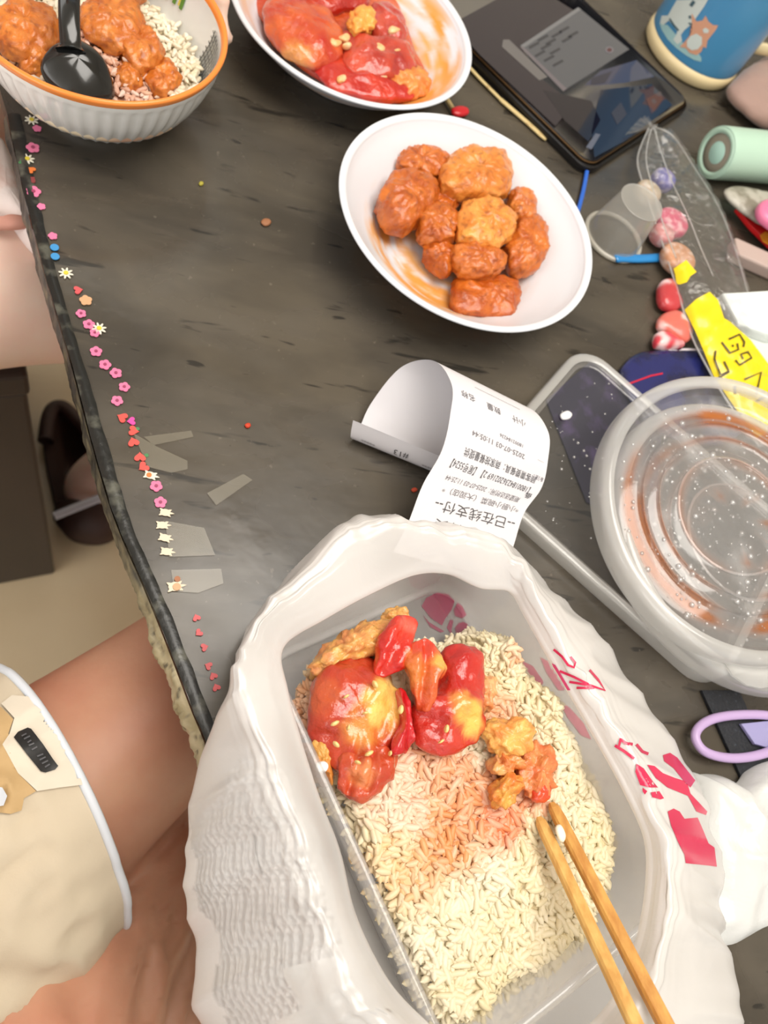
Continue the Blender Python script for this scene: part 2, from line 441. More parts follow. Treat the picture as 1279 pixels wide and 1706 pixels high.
def sticker(name, x, y, kind, r, col, z=.0007, rot=None):
    key = (name, kind, r, col, z)
    rot = random.uniform(0, 6.28) if rot is None else rot
    c = P(x, y, 0); b = BASES[table.name]
    if key not in _smesh:
        pts = shape_pts(kind, r); n = len(pts)
        V = [(0, 0, .0004)]+[(px, py, .0004) for px, py in pts]+[(px*1.03, py*1.03, 0) for px, py in pts]
        F = [(0, 1+i, 1+(i+1) % n) for i in range(n)]+[(1+i, 1+n+i, 1+n+(i+1) % n, 1+(i+1) % n) for i in range(n)]
        me = bpy.data.meshes.new(name); me.from_pydata(V, [], F); me.materials.append(SK[col]); _smesh[key] = me
    o = bpy.data.objects.new(name, _smesh[key]); COL.objects.link(o); o.parent = table
    o.location = Vector((c.x, c.y, TAB+z))-b; o.rotation_euler = (0, 0, rot); return o
def flower(x, y, r=.0031, col='pink'):
    f_ = sticker('flower_sticker', x, y, 'flower', r, col); c_ = sticker('flower_centre', x, y, 'disc', r*.26, 'centre', .0012); c_.parent = f_; c_.location = (0, 0, .0005)
for x, y, r in ((55, 248, .0036), (56, 321, .0038), (135, 524, .0026), (148, 542, .003), (158, 556, .0026), (160, 587, .003), (175, 609, .003), (193, 623, .003), (207, 646, .0028), (195, 669, .0029), (260, 811, .003), (267, 838, .003)):
    flower(x, y, r)
for x, y, r in ((69, 346, .0022), (88, 395, .0024), (62, 216, .0024)): sticker('flower_sticker', x, y, 'flower', r, 'pink')
for x, y in ((46, 267), (53, 202), (110, 457), (165, 549)):
    f_ = sticker('daisy_sticker', x, y, 'daisy', .0038, 'white'); c_ = sticker('flower_centre', x, y, 'disc', .0012, 'yellow', .0012); c_.parent = f_; c_.location = (0, 0, .0005)
sticker('leaf_sticker', 36, 272, 'heart', .0016, 'green')
for x, y, c_ in ((52, 285, 'orange'), (53, 301, 'maroon'), (130, 485, 'rose')): sticker('heart_sticker', x, y, 'heart', .0025, c_)
for x, y in ((91, 414), (92, 429)): sticker('dot_sticker', x, y, 'disc', .0022, 'blue')
sticker('flower_sticker', 143, 502, 'flower', .0032, 'tan')
sticker('heart_sticker', 219, 703, 'heart', .0023, 'magenta')
for x, y in ((204, 697), (222, 719), (222, 738), (233, 763), (239, 779)): sticker('heart_sticker', x, y, 'heart', .0028, 'red')
for x, y in ((229, 716), (244, 760)): sticker('leaf_sticker', x, y, 'disc', .0010, 'green')
sticker('bunny_sticker', 250, 793, 'turtle', .0036, 'white'); sticker('bunny_nose', 248, 793, 'disc', .0012, 'orange', .0012)
for x, y in ((275, 855), (270, 876), (274, 897), (277, 920)): sticker('turtle_sticker', x, y, 'turtle', .0034, 'cream', rot=random.uniform(-.2, .2))
sticker('bear_sticker', 291, 978, 'turtle', .0042, 'cream'); sticker('bear_patch', 294, 979, 'disc', .0018, 'tan', .0012); sticker('bear_patch', 295, 966, 'disc', .0014, 'brown', .0012)
for x, y in ((327, 1030), (331, 1055), (340, 1079), (347, 1110), (355, 1127), (360, 1146)): sticker('heart_sticker', x, y, 'heart', .0019, 'rose')
M['tape'] = film('old_tape', (.62, .56, .42), clear=.72, rough=.25, gloss=.3)
for pl in (((275, 868), (340, 880), (358, 925), (282, 928)), ((285, 950), (368, 948), (372, 972), (330, 988), (290, 985)), ((222, 722), (262, 745), (312, 768), (312, 782), (285, 788), (246, 778)), ((240, 728), (318, 718), (322, 728), (255, 742)), ((345, 822), (405, 790), (420, 800), (360, 842))):
    V = [P(x, y, .0006) for x, y in pl]; V2 = [v+Vector((0, 0, .0003)) for v in V]
    k = len(pl); mk('tape_strip', V+V2, [tuple(range(k, 2*k))]+[(i, (i+1) % k, k+(i+1) % k, k+i) for i in range(k)], M['tape'], table, smooth_sh=False)
# ================================================================== white plastic bowls
M['bowl'] = pm('white_bowl_plastic', None, rough=.25, attr=True, sss=.15, sssr=(.6, .6, .6))
M['orange_rim'] = pm('orange_rim_glaze', sl(236, 140, 62), rough=.2)
WB0 = [(0, 0), (.040, 0), (.043, .002), (.052, .012), (.064, .028), (.073, .043), (.0765, .0495), (.0785, .0515), (.0795, .0535), (.0792, .0552), (.078, .0558), (.0765, .0552), (.0752, .0535), (.0742, .0505),
      (.0705, .0425), (.0615, .0275), (.050, .0125), (.044, .0065), (.036, .0045), (.018, .004), (0, .004)]
WB = [(r*1.083, z*.61) for r, z in WB0]
def dense(prof, n):
    return [tuple(q) for q in crom([np.array(p) for p in prof], n)]
def plastic_bowl(c, label, paint):
    V, F = lathe(dense(WB, 110), (c[0], c[1], TAB+.0008), 140)
    o = mk('plastic_bowl', V, F, M['bowl'], base=(c[0], c[1], TAB), cols=[paint(v) for v in V]); tag(o, label, 'bowl'); normals_out(o)
    return o
WHITE = sl(222, 225, 231)
def bowlpaint(c, arcs, seed):
    """white with oily streaks: arcs = (angle0, angle1, r0, r1, colour, strength)"""
    def f(v):
        dx, dy = v.x-c[0], v.y-c[1]; r = math.hypot(dx, dy); a = math.degrees(math.atan2(dy, dx)) % 360; col = WHITE
        h = v.z-TAB
        inside = r < .080 and h > .0028
        if inside:
            for a0, a1, r0, r1, cc, k in arcs:
                d = (a-a0) % 360
                if d < (a1-a0) % 360 and r0 < r < r1:
                    e = min(d, (a1-a0) % 360-d)/18; e = min(1, e)*min(1, min(r-r0, r1-r)/.006)
                    st = fbm(Vector((math.cos(math.radians(a))*.9, math.sin(math.radians(a))*.9, r*70+seed)), 2.2, 4)
                    col = mixc(col, cc, k*e*smooth(-.28, .22, st))
        return col
    return f
def WBout(r):
    for (r0, z0), (r1, z1) in zip(WB[1:10], WB[2:11]):
        if r0 <= r <= r1: return z0+(z1-z0)*(r-r0)/max(1e-6, r1-r0)
    return 0
B3, B2 = (.168, .3660), (.0900, .5235)
plastic_bowl(B3, 'white plastic bowl holding fried chicken pieces, nearest the curled receipt', bowlpaint(B3, [(150, 290, .014, .066, sl(232, 178, 92), .85), (165, 280, .03, .064, sl(224, 150, 60), .8), (290, 30, .02, .06, sl(226, 160, 96), .45), (60, 150, .03, .06, sl(226, 180, 140), .3)], 1))
plastic_bowl(B2, 'white plastic bowl of tomato and egg with orange oil round its wall', bowlpaint(B2, [(-80, 110, .035, .081, sl(236, 168, 70), .95), (-70, 100, .066, .082, sl(232, 150, 50), .9), (110, 280, .066, .082, sl(232, 170, 90), .6)], 4))

# ---- fried chicken pieces
M['chicken'] = pm('fried_chicken_glaze', None, rough=.38, attr=True, coat=.35, sss=.2, sssr=(.9, .35, .12), bump=(420, .55, .0016), ssc=.003)
M['chicken'].node_tree.nodes['Principled BSDF'].inputs['Coat Roughness'].default_value = .2
def chicken(px, h, top, bot, label, light=0.0, seed=0, amp=.0034, group='fried chicken pieces in the white bowl'):
    if group.endswith('white bowl'): h = h*.62+.001
    base = mixc(sl(170, 72, 14), sl(210, 122, 40), light); b2 = mixc(sl(206, 108, 30), sl(234, 160, 74), light)
    V, F = pillow(blobs(px, h), top, bot, 18, 84, amp, 105, seed, 2.6, oct=4, amp2=.0018, freq2=330, rdg=.0016)
    pt = Paint(base, b2, 120, seed=seed, lo=-.4, hi=.4)
    sd = Vector((seed, 0, 0))
    cols = []
    for v in V:
        q = fbm(v+sd, 300, 2); cols.append(mixc(pt(v), sl(120, 44, 12), .55*smooth(.1, .45, -q)))
    c = sum(V, Vector())/len(V)
    o = mk('fried_chicken_piece', V, F, M['chicken'], base=(c.x, c.y, TAB+h-bot), cols=cols); normals_out(o); return tag(o, label, 'chicken piece', group)
chicken([(670, 255), (705, 247), (745, 262), (738, 290), (710, 296), (680, 288), (664, 272)], .031, .007, .008, 'small flat fried chicken piece at the far end of the bowl, away from the receipt', .2, 1)
chicken([(745, 268), (790, 252), (835, 262), (850, 300), (835, 330), (790, 335), (745, 325), (728, 300)], .036, .012, .012, 'largest fried chicken piece, pale topped, at the far side of the pile', .75, 2)
chicken([(640, 310), (670, 290), (715, 300), (728, 330), (705, 365), (680, 385), (645, 375), (630, 340)], .030, .012, .012, 'big smooth brown fried chicken piece on the side facing the table edge', .1, 3)
chicken([(700, 350), (735, 345), (760, 365), (757, 400), (720, 405), (696, 385)], .032, .008, .01, 'knobbly brown fried chicken piece in the middle of the pile', .2, 4)
chicken([(770, 340), (810, 336), (848, 350), (855, 380), (830, 415), (790, 412), (765, 390)], .040, .009, .012, 'palest golden fried chicken piece on the very top of the pile', 1.0, 5)
chicken([(850, 320), (875, 318), (890, 345), (882, 375), (855, 365), (846, 345)], .030, .008, .011, 'narrow fried chicken piece leaning on the wall toward the tablet', .35, 6)
chicken([(858, 372), (890, 360), (908, 390), (905, 430), (878, 455), (848, 445), (838, 410)], .026, .011, .012, 'rounded orange fried chicken piece under the pale one, toward the sweet wrapper', .15, 7)
chicken([(755, 415), (790, 408), (835, 425), (838, 450), (800, 460), (762, 448)], .034, .008, .010, 'bar-shaped fried chicken piece just above the lone square one', .15, 8)
chicken([(760, 465), (800, 458), (855, 472), (864, 495), (850, 528), (800, 530), (752, 515)], .016, .008, .009, 'square reddish fried chicken piece lying alone nearest the receipt', 0, 9, .0022)
chicken([(715, 405), (745, 408), (757, 440), (740, 458), (718, 440), (705, 420)], .022, .008, .009, 'dark fried chicken piece low on the oily side of the pile', .05, 10)
chicken([(722, 318), (745, 325), (760, 345), (745, 360), (722, 350)], .024, .006, .01, 'dark fried chicken scrap in the gap of the pile', .05, 11, .002)

# ---- tomato and egg
M['tomato'] = pm('stewed_tomato', None, rough=.2, attr=True, coat=.6, sss=.2, sssr=(1, .25, .1), bump=(240, .85, .0016), spec=.5, ssc=.002)
M['egg'] = pm('scrambled_egg', None, rough=.35, attr=True, coat=.35, sss=.3, sssr=(1, .7, .3), bump=(380, .6, .002), ssc=.003)
RED, RED2, ORG, YEL = sl(172, 32, 22), sl(196, 60, 34), sl(212, 100, 46), sl(232, 184, 92)
HS = .62
def tomato(px, h, top, bot, label, seed, base=RED, base2=RED2, spots=(), amp=.003, freq=70, fold=None, group=None):
    h *= HS
    V, F = pillow(blobs(px, h), top, bot, 18, 90, amp, freq, seed, 1.9, fold=fold, oct=4, amp2=.0009, freq2=260, rdg=.0022)
    cols = paintall(V, Paint(base, base2, 60, spots, seed)); c = sum(V, Vector())/len(V)
    o = mk('tomato_piece', V, F, M['tomato'], base=(c.x, c.y, TAB+h-bot), cols=cols); normals_out(o); return tag(o, label, 'tomato', group)
def egg(px, h, top, bot, label, seed, base=sl(232, 176, 92), base2=sl(224, 138, 60), amp=.003, group=None):
    h *= HS; fl = amp < .001
    V, F = pillow(blobs(px, h), top, bot, 7 if fl else 16, 24 if fl else 72, amp, 190, seed, 2.0, oct=4, amp2=0 if fl else .0016, freq2=420, rdg=0 if fl else .002)
    cols = paintall(V, Paint(base, base2, 170, (), seed)); c = sum(V, Vector())/len(V)
    o = mk('egg_piece', V, F, M['egg'], base=(c.x, c.y, TAB+h-bot), cols=cols); normals_out(o); return tag(o, label, 'egg', group)
GB = 'tomato and egg in the white bowl'
V, F = pillow(blobs([(425, -40), (430, 20), (470, 80), (540, 135), (610, 162), (690, 168), (712, 130), (690, 80), (665, 10), (640, -60), (540, -110), (460, -90)], .0155), .005, .012, 14, 90, .0025, 80, 3)
o = mk('tomato_sauce', V, F, M['tomato'], base=(B2[0], B2[1], TAB+.004), cols=paintall(V, Paint(sl(186, 56, 28), sl(214, 104, 50), 60, (), 2))); normals_out(o)
tag(o, 'red oily tomato sauce pooled in the bowl under the tomato and egg', 'sauce')
tomato([(440, 10), (470, -10), (520, 5), (560, 40), (575, 80), (540, 110), (490, 100), (450, 60)], .036, .010, .012, 'large soft tomato piece against the bowl wall facing the orange-rimmed bowl', 21, sl(184, 40, 26), ORG, [(500, 60, .04, .012, YEL, .5)])
tomato([(570, 55), (620, 70), (650, 60), (690, 85), (680, 125), (620, 130), (575, 110)], .036, .008, .012, 'dark red tomato piece in the middle of the oily bowl', 22, sl(164, 38, 30), sl(206, 80, 56))
tomato([(520, 105), (580, 100), (640, 130), (690, 150), (680, 166), (600, 160), (540, 140)], .031, .005, .010, 'flat tomato skin along the near wall of the oily bowl', 23, sl(178, 30, 24), sl(204, 58, 34))
tomato([(620, 10), (650, 5), (675, 40), (670, 75), (640, 65), (615, 40)], .038, .006, .012, 'tomato strip beside the bare oily wall of the bowl', 24, sl(176, 44, 36), sl(200, 80, 60))
tomato([(440, -60), (520, -70), (600, -40), (610, 10), (540, 20), (460, 0)], .036, .009, .014, 'tomato piece at the far end of the oily bowl', 25)
egg([(582, 30), (600, 15), (620, 22), (622, 45), (605, 58), (585, 52)], .046, .006, .008, 'yellow scrambled egg lump on top of the tomato in the bowl', 31, sl(240, 186, 92), sl(240, 150, 60))
egg([(640, 118), (670, 108), (705, 120), (714, 150), (680, 163), (650, 150)], .030, .006, .012, 'orange scrambled egg lump by the near bare wall of the bowl', 32, sl(226, 150, 74), sl(206, 110, 44))
for i, (x, y) in enumerate(((573, 62), (556, 70), (580, 75), (520, 50), (634, 80), (662, 85), (570, 130), (638, 122), (610, 20), (480, 20), (655, 50), (510, 25))):
    r = random.uniform(5, 9); h = .046 if y < 100 else .038; ks = [random.uniform(.45, 1.25) for _ in range(6)]
    egg([(x+r*k_*math.cos(t)*1.4, y+r*k_*math.sin(t)*.9) for t, k_ in zip((0, 1.05, 2.1, 3.14, 4.2, 5.2), ks)], h, .0016, .0035, 'cream egg fleck scattered over the tomato in the oily bowl', 40+i, sl(232, 206, 158), sl(236, 176, 110), .0009, 'egg flecks in the oily bowl')

# ================================================================== orange-rimmed rice bowl
B1 = (-.0605, .4150); ZS, RS = .80, 1.055
CB = [(r*RS, z*ZS) for r, z in [(0, .0), (.026, 0), (.029, .002), (.030, .006), (.037, .010), (.048, .022), (.057, .040), (.0625, .058), (.0645, .070)]]
CBi = [(r*RS, z*ZS) for r, z in [(.062, .071), (.060, .058), (.0545, .040), (.045, .023), (.034, .012), (.02, .009), (0, .009)]]
rimp = [(r*RS, z*ZS) for r, z in [(.0645, .070), (.0653, .0725), (.0655, .0742), (.0648, .0755), (.0635, .0754), (.0625, .0738), (.062, .071)]]
M['ceramic'] = pm('white_ceramic', sl(230, 232, 230), rough=.18, coat=.5)
rb = thing('ceramic_bowl', (B1[0], B1[1], TAB), 'white fluted ceramic bowl with an orange rim, holding rice and a black spoon', 'bowl')
flute = lambda t, r, z, i: -.0011*abs(math.sin(26*t))*smooth(.006, .018, z)*(1-smooth(.050, .054, z))
V, F = lathe(dense(CB, 50), (B1[0], B1[1], TAB+.0006), 208, mod=flute)
V2, F2 = lathe(dense(CBi, 30), (B1[0], B1[1], TAB+.0006), 208)
normals_out(mk('body', *join((V, F), (V2, F2)), M['ceramic'], rb))
V, F = lathe(dense(rimp, 14), (B1[0], B1[1], TAB+.0006), 120); mk('rim', V, F, M['orange_rim'], rb)
inner = BVHTree.FromPolygons(V2, F2)
def band(pxs, hgt, col, name, w=.006):
    pass
M['leafprint'] = pm('green_print', sl(96, 140, 60), rough=.3); M['netprint'] = pm('dark_net_print', sl(70, 76, 78), rough=.3); M['yelprint'] = pm('yellow_print', sl(214, 200, 90), rough=.3)
def innerp(a, z):                                # a point on the bowl's inside at angle a (deg), height z
    for (r0, z0), (r1, z1) in zip(CBi, CBi[1:]):
        if z1 <= z <= z0: r = r1+(r0-r1)*(z-z1)/(z0-z1); break
    t = math.radians(a); return Vector((B1[0]+(r-.0005)*math.cos(t), B1[1]+(r-.0005)*math.sin(t), TAB+.0012+z))
def wallprint(name, mat, quads):
    V, F = [], []
    for a0, a1, z0, z1 in quads:
        for z in np.linspace(z0, z1, 4):
            for a in np.linspace(a0, a1, 4): V.append(innerp(a, z))
        F += gridfaces(4, 4, off=len(V)-16)
    mk(name, V, F, mat, rb)
wallprint('dark_net_print', M['netprint'], [(a, a+1.1, .030, .053) for a in range(-16, 20, 3)]+[(-16, 20, z, z+.0008) for z in np.arange(.031, .053, .0033)])
wallprint('green_leaf_print', M['leafprint'], [(a, a+2.2, .041, .053) for a in range(48, 78, 5)])
wallprint('yellow_leaf_print', M['yelprint'], [(a+2.4, a+3.6, .042, .052) for a in range(48, 78, 5)])

def rice_grains(poly, hf, n, colf, zr=(-.004, .0018), L=.0068, seed=3, tilt=.5):
    """many cooked grains lying in a heap: one mesh"""
    rg = np.random.default_rng(seed); A = np.array([(p[0], p[1]) for p in poly]); lo, hi = A.min(0), A.max(0)
    def inside(x, y):
        c = np.zeros(len(x), bool); j = len(A)-1
        for i in range(len(A)):
            xi, yi = A[i]; xj, yj = A[j]
            c ^= ((yi > y) != (yj > y)) & (x < (xj-xi)*(y-yi)/(yj-yi+1e-12)+xi); j = i
        return c
    X, Y = [], []
    while len(X) < n:
        x = rg.uniform(lo[0], hi[0], n); y = rg.uniform(lo[1], hi[1], n); k = inside(x, y); X += x[k].tolist(); Y += y[k].tolist()
    ns, nr = 7, 7
    tt = np.linspace(-1, 1, nr); un = []
    for t in tt:
        r = math.sqrt(max(0.0, 1-abs(t)**3.4))+.02
        for j in range(ns): un.append((t, r*math.cos(2*math.pi*j/ns), r*math.sin(2*math.pi*j/ns)))
    un = np.array(un); fu = gridfaces(nr, ns, cv=True)+[tuple(range(ns-1, -1, -1)), tuple((nr-1)*ns+j for j in range(ns))]
    VV, FF, CC = [], [], []
    for i in range(n):
        x, y = X[i], Y[i]; z = hf(x, y)+rg.uniform(*zr); yaw = rg.uniform(0, 2*math.pi); pit = rg.normal(0, tilt*.6)
        l = L*rg.uniform(.75, 1.15)/2; w = rg.uniform(.00125, .0016); bend = rg.uniform(-.2, .2)
        q = un*np.array([l, w, w*.9]); q[:, 1] += bend*w*3*(un[:, 0]**2)
        cp, sp, cy, sy = math.cos(pit), math.sin(pit), math.cos(yaw), math.sin(yaw)
        R = np.array([[cy*cp, -sy, cy*sp], [sy*cp, cy, sy*sp], [-sp, 0, cp]])
        q = q@R.T+np.array([x, y, TAB+z]); o = len(VV)*len(un); VV.append(q); FF += [tuple(k+o for k in f) for f in fu]
        CC += [colf(Vector((x, y, TAB+z)), rg.uniform(0, 1))]*len(un)
    return [tuple(v) for v in np.concatenate(VV)], FF, CC
M['rice'] = pm('cooked_rice', None, rough=.45, attr=True)
# rice heap in the ceramic bowl
heap = [Vector((B1[0]+.056*math.cos(t), B1[1]+.056*math.sin(t), 0)) for t in np.linspace(0, 2*math.pi, 41)[:-1]]
def h1(x, y):
    d = math.hypot(x-B1[0], y-B1[1]); return .036+.007*max(0, 1-(d/.055)**2)+.003*noise.noise(Vector((x, y, 0))*60)
pr1 = Paint(sl(236, 226, 200), sl(226, 210, 176), 60, [(60, 60, .05, .028, sl(206, 130, 74), .75), (250, 140, .045, .02, sl(216, 160, 120), .7), (180, 60, .05, .03, sl(206, 130, 90), .85), (215, 140, .05, .02, sl(206, 150, 124), .9)])
V, F, C = rice_grains(heap, h1, 1900, lambda v, r: mixc(pr1(v), sl(250, 246, 236), r*.5), L=.0065, seed=5)
Vh, Fh = pillow([Vector((p.x, p.y, TAB+.028)) for p in heap[::4]], .0105, .016, 10, 48)
o = mk('cooked_rice', *join((V, F), (Vh, Fh)), M['rice'], base=(B1[0], B1[1], TAB+.009), cols=C+[pr1(v) for v in Vh]); tag(o, 'white cooked rice filling the orange-rimmed ceramic bowl', 'rice', kind='stuff')
GM = 'sauced chicken pieces in the ceramic bowl'
for px, h, s, lab in (([(140, 10), (190, -5), (230, 15), (240, 60), (205, 85), (165, 70), (135, 45)], .060, 51, 'orange sauced chicken piece beside the spoon handle in the ceramic bowl'),
                      ([(190, 60), (240, 50), (270, 75), (265, 105), (235, 120), (205, 105)], .056, 52, 'orange sauced chicken piece near the white rice in the ceramic bowl'),
                      ([(0, 20), (40, 5), (90, 20), (95, 70), (60, 100), (10, 90), (-10, 55)], .057, 53, 'shredded orange chicken piece between spoon and the outer side of the ceramic bowl'),
                      ([(245, 110), (280, 105), (297, 130), (290, 155), (260, 158), (243, 135)], .048, 54, 'small round orange chicken piece against the near wall of the ceramic bowl'),
                      ([(160, -60), (220, -70), (250, -30), (225, 0), (170, -5)], .058, 55, 'orange sauced chicken piece at the far side of the ceramic bowl'),
                      ([(195, 118), (225, 112), (240, 128), (232, 150), (205, 154), (192, 138)], .047, 56, 'pinkish sauced chicken scrap just beside the spoon tip in the ceramic bowl'),
                      ([(30, 95), (70, 80), (85, 100), (75, 125), (45, 130)], .050, 57, 'shredded chicken scrap under the spoon side nearest the table edge')):
    o = chicken(px, h*.80, .008, .008, lab, .45, s, .0035, GM)
# black spoon
M['spoon'] = pm('black_spoon_plastic', sl(16, 17, 17), rough=.18, coat=.4, bump=(300, .08, .0005))
sp = thing('spoon', P(130, 120, .034), 'black plastic spoon standing in the rice of the orange-rimmed bowl', 'spoon')
out = [(105, 70), (82, 82), (68, 105), (72, 130), (95, 158), (130, 172), (165, 172), (188, 165), (190, 145), (178, 108), (160, 85), (140, 72), (124, 66)]
O = [Vector(q) for q in crom([P(x, y, .059-.013*smooth(60, 175, y)) for x, y in out], 60, True)]
c0 = sum(O, Vector())/60; V = []; nr = 14
for side in (1, -1):
    for k in (range(nr+1) if side == 1 else range(nr-1, -1, -1)):
        s = k/nr
        for j in range(60):
            q = c0+(O[j]-c0)*max(s, .004); V.append(q+Vector((0, 0, .0012*side*(1 if k < nr else .2)-.0065*(1-s**2)*(-1))))
normals_out(mk('spoon_head', V, gridfaces(2*nr+1, 60, cv=True), M['spoon'], sp))
hp = [P(118, 84, .0615), P(116, 50, .066), P(115, 10, .073), P(116, -40, .083), P(118, -120, .092), P(120, -200, .105)]
V, F = tube(crom(hp, 30), [.0075, .0062]+[.0052]*28, 16, flat=.38); mk('handle', V, F, M['spoon'], sp)
# ================================================================== takeaway box with rice, tomato and egg
BN, BD = Vector((.883, .469, 0)).normalized(), Vector((.469, -.883, 0)).normalized()
BC = BN*.1455+BD*.0375
def K(u, v, h=0): q = BC+BN*u+BD*v; return Vector((q.x, q.y, TAB+h))
M['clear'] = film('clear_box_plastic', (.96, .95, .95), clear=.70, rough=.06, gloss=.4, bump=(60, .15, .001), transl=.4)
M['clearrim'] = film('clear_rim_plastic', (.95, .95, .96), clear=.8, rough=.12, gloss=.5, transl=.4)
def bl(sx, sy, r, h): return [v+Vector((0, 0, TAB+h-v.z)) for v in rrect(K(0, 0), BN, BD, sx, sy, r, 8)]
box_o = thing('takeaway_box', K(0, 0, 0), 'clear rectangular takeaway box of rice, tomato and egg inside the white bag', 'box')
V, F = rings([bl(.108, .161, .014, .0035), bl(.112, .165, .015, .0045), bl(.1145, .1675, .016, .012), bl(.1165, .1695, .017, .024), bl(.119, .172, .018, .040), bl(.1205, .1735, .018, .0485)], cap1=False)
mk('tray', V, F, M['clear'], box_o)
V, F = rings([bl(.1205, .1735, .018, .0485), bl(.1205, .1735, .018, .0505), bl(.123, .176, .019, .0512), bl(.1275, .1805, .020, .0508), bl(.1285, .1815, .020, .0495), bl(.1285, .1815, .020, .046)], False, False)
mk('rim', V, F, M['clearrim'], box_o)

RICEPX = [(535, 1295), (580, 1390), (618, 1480), (658, 1570), (700, 1660), (745, 1712), (800, 1700), (870, 1668), (950, 1625), (1005, 1570), (1040, 1490), (1050, 1405), (1022, 1310), (988, 1250), (950, 1195), (930, 1150), (905, 1120), (880, 1085), (850, 1052), (800, 1035), (752, 1060), (690, 1052), (620, 1045), (555, 1080), (510, 1120), (498, 1180), (510, 1240)]
RP = [P(x, y, .026) for x, y in RICEPX]
RPA = np.array([(p.x, p.y) for p in RP])
def dpoly(x, y):
    best = 1e9
    for i in range(len(RPA)):
        a = RPA[i]; b = RPA[(i+1) % len(RPA)]; ab = b-a; t = np.clip(((x-a[0])*ab[0]+(y-a[1])*ab[1])/(ab@ab), 0, 1)
        best = min(best, math.hypot(a[0]+ab[0]*t-x, a[1]+ab[1]*t-y))
    return best
lumps = [(P(905, 1180, .03), .011, .012), (P(835, 1080, .03), .010, .009), (P(950, 1225, .03), .008, .006), (P(800, 1420, .03), .02, .003), (P(700, 1500, .03), .02, .003), (P(640, 1380, .03), .015, .002)]
def hrice(x, y):
    d = dpoly(x, y); lo_ = (Vector((x, y, 0))-BC).dot(BN) < -.032; h = (.019 if lo_ else .010)+(.012 if lo_ else .021)*smooth(0, .006 if lo_ else .016, d)+.0035*noise.noise(Vector((x, y, 0))*55)+.002*noise.noise(Vector((x, y, 3))*140)
    for q, r, a in lumps:
        e = math.hypot(x-q.x, y-q.y)/r
        if e < 2: h += a*math.exp(-e*e)
    return h
R_W, R_C = sl(232, 221, 194), sl(224, 209, 166)
SPOTS = [(720, 1290, .034, .022, sl(226, 156, 108), .9), (740, 1400, .034, .020, sl(220, 146, 82), .95), (790, 1340, .034, .020, sl(222, 144, 88), .95), (660, 1330, .034, .02, sl(238, 205, 180), .8), (650, 1440, .034, .016, sl(232, 190, 130), .7), (880, 1290, .036, .016, sl(222, 120, 66), .95), (840, 1370, .034, .013, sl(226, 120, 64), .9),
         (830, 1180, .034, .012, sl(226, 150, 96), .8), (700, 1470, .034, .012, sl(228, 170, 110), .6), (865, 1090, .04, .006, sl(226, 130, 70), .6), (560, 1200, .03, .03, sl(226, 150, 100), .8)]
prr = Paint(R_W, R_C, 35, SPOTS, 2)
cnt = lambda v, r: mixc(prr(v), sl(240, 232, 212), .35*r)
V, F, C = rice_grains(RP, hrice, 5600, cnt, L=.0082, seed=11, tilt=.26, zr=(-.0016, .0014))
# body of the heap under the grains
g = 46; lo, hi = RPA.min(0), RPA.max(0); idx = {}; HV, HF = [], []
for i in range(g):
    for j in range(g):
        x = lo[0]+(hi[0]-lo[0])*i/(g-1); y = lo[1]+(hi[1]-lo[1])*j/(g-1)
        ins = False; jj = len(RPA)-1
        for ii in range(len(RPA)):
            if (RPA[ii][1] > y) != (RPA[jj][1] > y) and x < (RPA[jj][0]-RPA[ii][0])*(y-RPA[ii][1])/(RPA[jj][1]-RPA[ii][1])+RPA[ii][0]: ins = not ins
            jj = ii
        if ins and dpoly(x, y) > .0015: idx[i, j] = len(HV); HV.append(Vector((x, y, TAB+hrice(x, y)-.0001)))
for i in range(g-1):
    for j in range(g-1):
        q = [(i, j), (i+1, j), (i+1, j+1), (i, j+1)]
        if all(k in idx for k in q): HF.append(tuple(idx[k] for k in q))
dk = lambda v: mixc(prr(v), sl(232, 214, 168), .25)
o = mk('cooked_rice', *join((V, F), (HV, HF)), M['rice'], base=K(0, 0, .006), cols=C+[dk(v) for v in HV])
tag(o, 'white cooked rice stained orange by sauce, filling the clear takeaway box', 'rice', kind='stuff')

HS = 1.0
GT = 'tomato pieces on the rice'
def crease(*ls):
    """a fold in a piece: soft valleys along photo lines (x0,y0,x1,y1,h,width,depth)"""
    S = [(P(a, b_, h), P(c, d, h), w, k) for a, b_, c, d, h, w, k in ls]
    def f(q):
        z = 0
        for A_, B_, w, k in S:
            ab = (B_-A_).xy; t = min(1, max(0, ((q-A_).xy.dot(ab))/ab.length_squared)); z -= k*math.exp(-(((q-A_).xy-ab*t).length/w)**2)
        return z
    return f
tomato([(552, 1106), (585, 1090), (628, 1104), (652, 1126), (676, 1168), (668, 1225), (644, 1276), (600, 1300), (560, 1292), (532, 1250), (512, 1208), (512, 1158), (530, 1124)], .037, .013, .012, 'largest tomato piece with yellow flesh, against the near side of the takeaway box', 61, sl(176, 40, 26), sl(198, 70, 40),
       [(640, 1175, .045, .012, sl(238, 190, 92), .95), (600, 1215, .045, .010, sl(232, 160, 76), .8), (655, 1150, .045, .008, sl(240, 200, 110), .8), (530, 1160, .04, .01, sl(206, 100, 50), .6), (625, 1190, .045, .006, sl(246, 214, 120), .9)], .0032, 60,
       fold=crease((540, 1220, 640, 1215, .045, .004, .003), (660, 1140, 630, 1230, .045, .003, .0025), (600, 1240, 585, 1310, .045, .002, .002)), group=None)
tomato([(570, 1255), (610, 1240), (650, 1245), (660, 1270), (640, 1312), (605, 1334), (572, 1326), (560, 1290)], .042, .007, .010, 'wrinkled lower tomato skin with pale ribs, beside the rice and the box wall', 62, sl(184, 52, 30), sl(206, 90, 52), [(610, 1290, .05, .006, sl(236, 150, 90), .7)], .0026, 110,
       fold=crease((600, 1250, 588, 1318, .048, .0015, .003), (625, 1250, 618, 1312, .048, .0015, .003)))
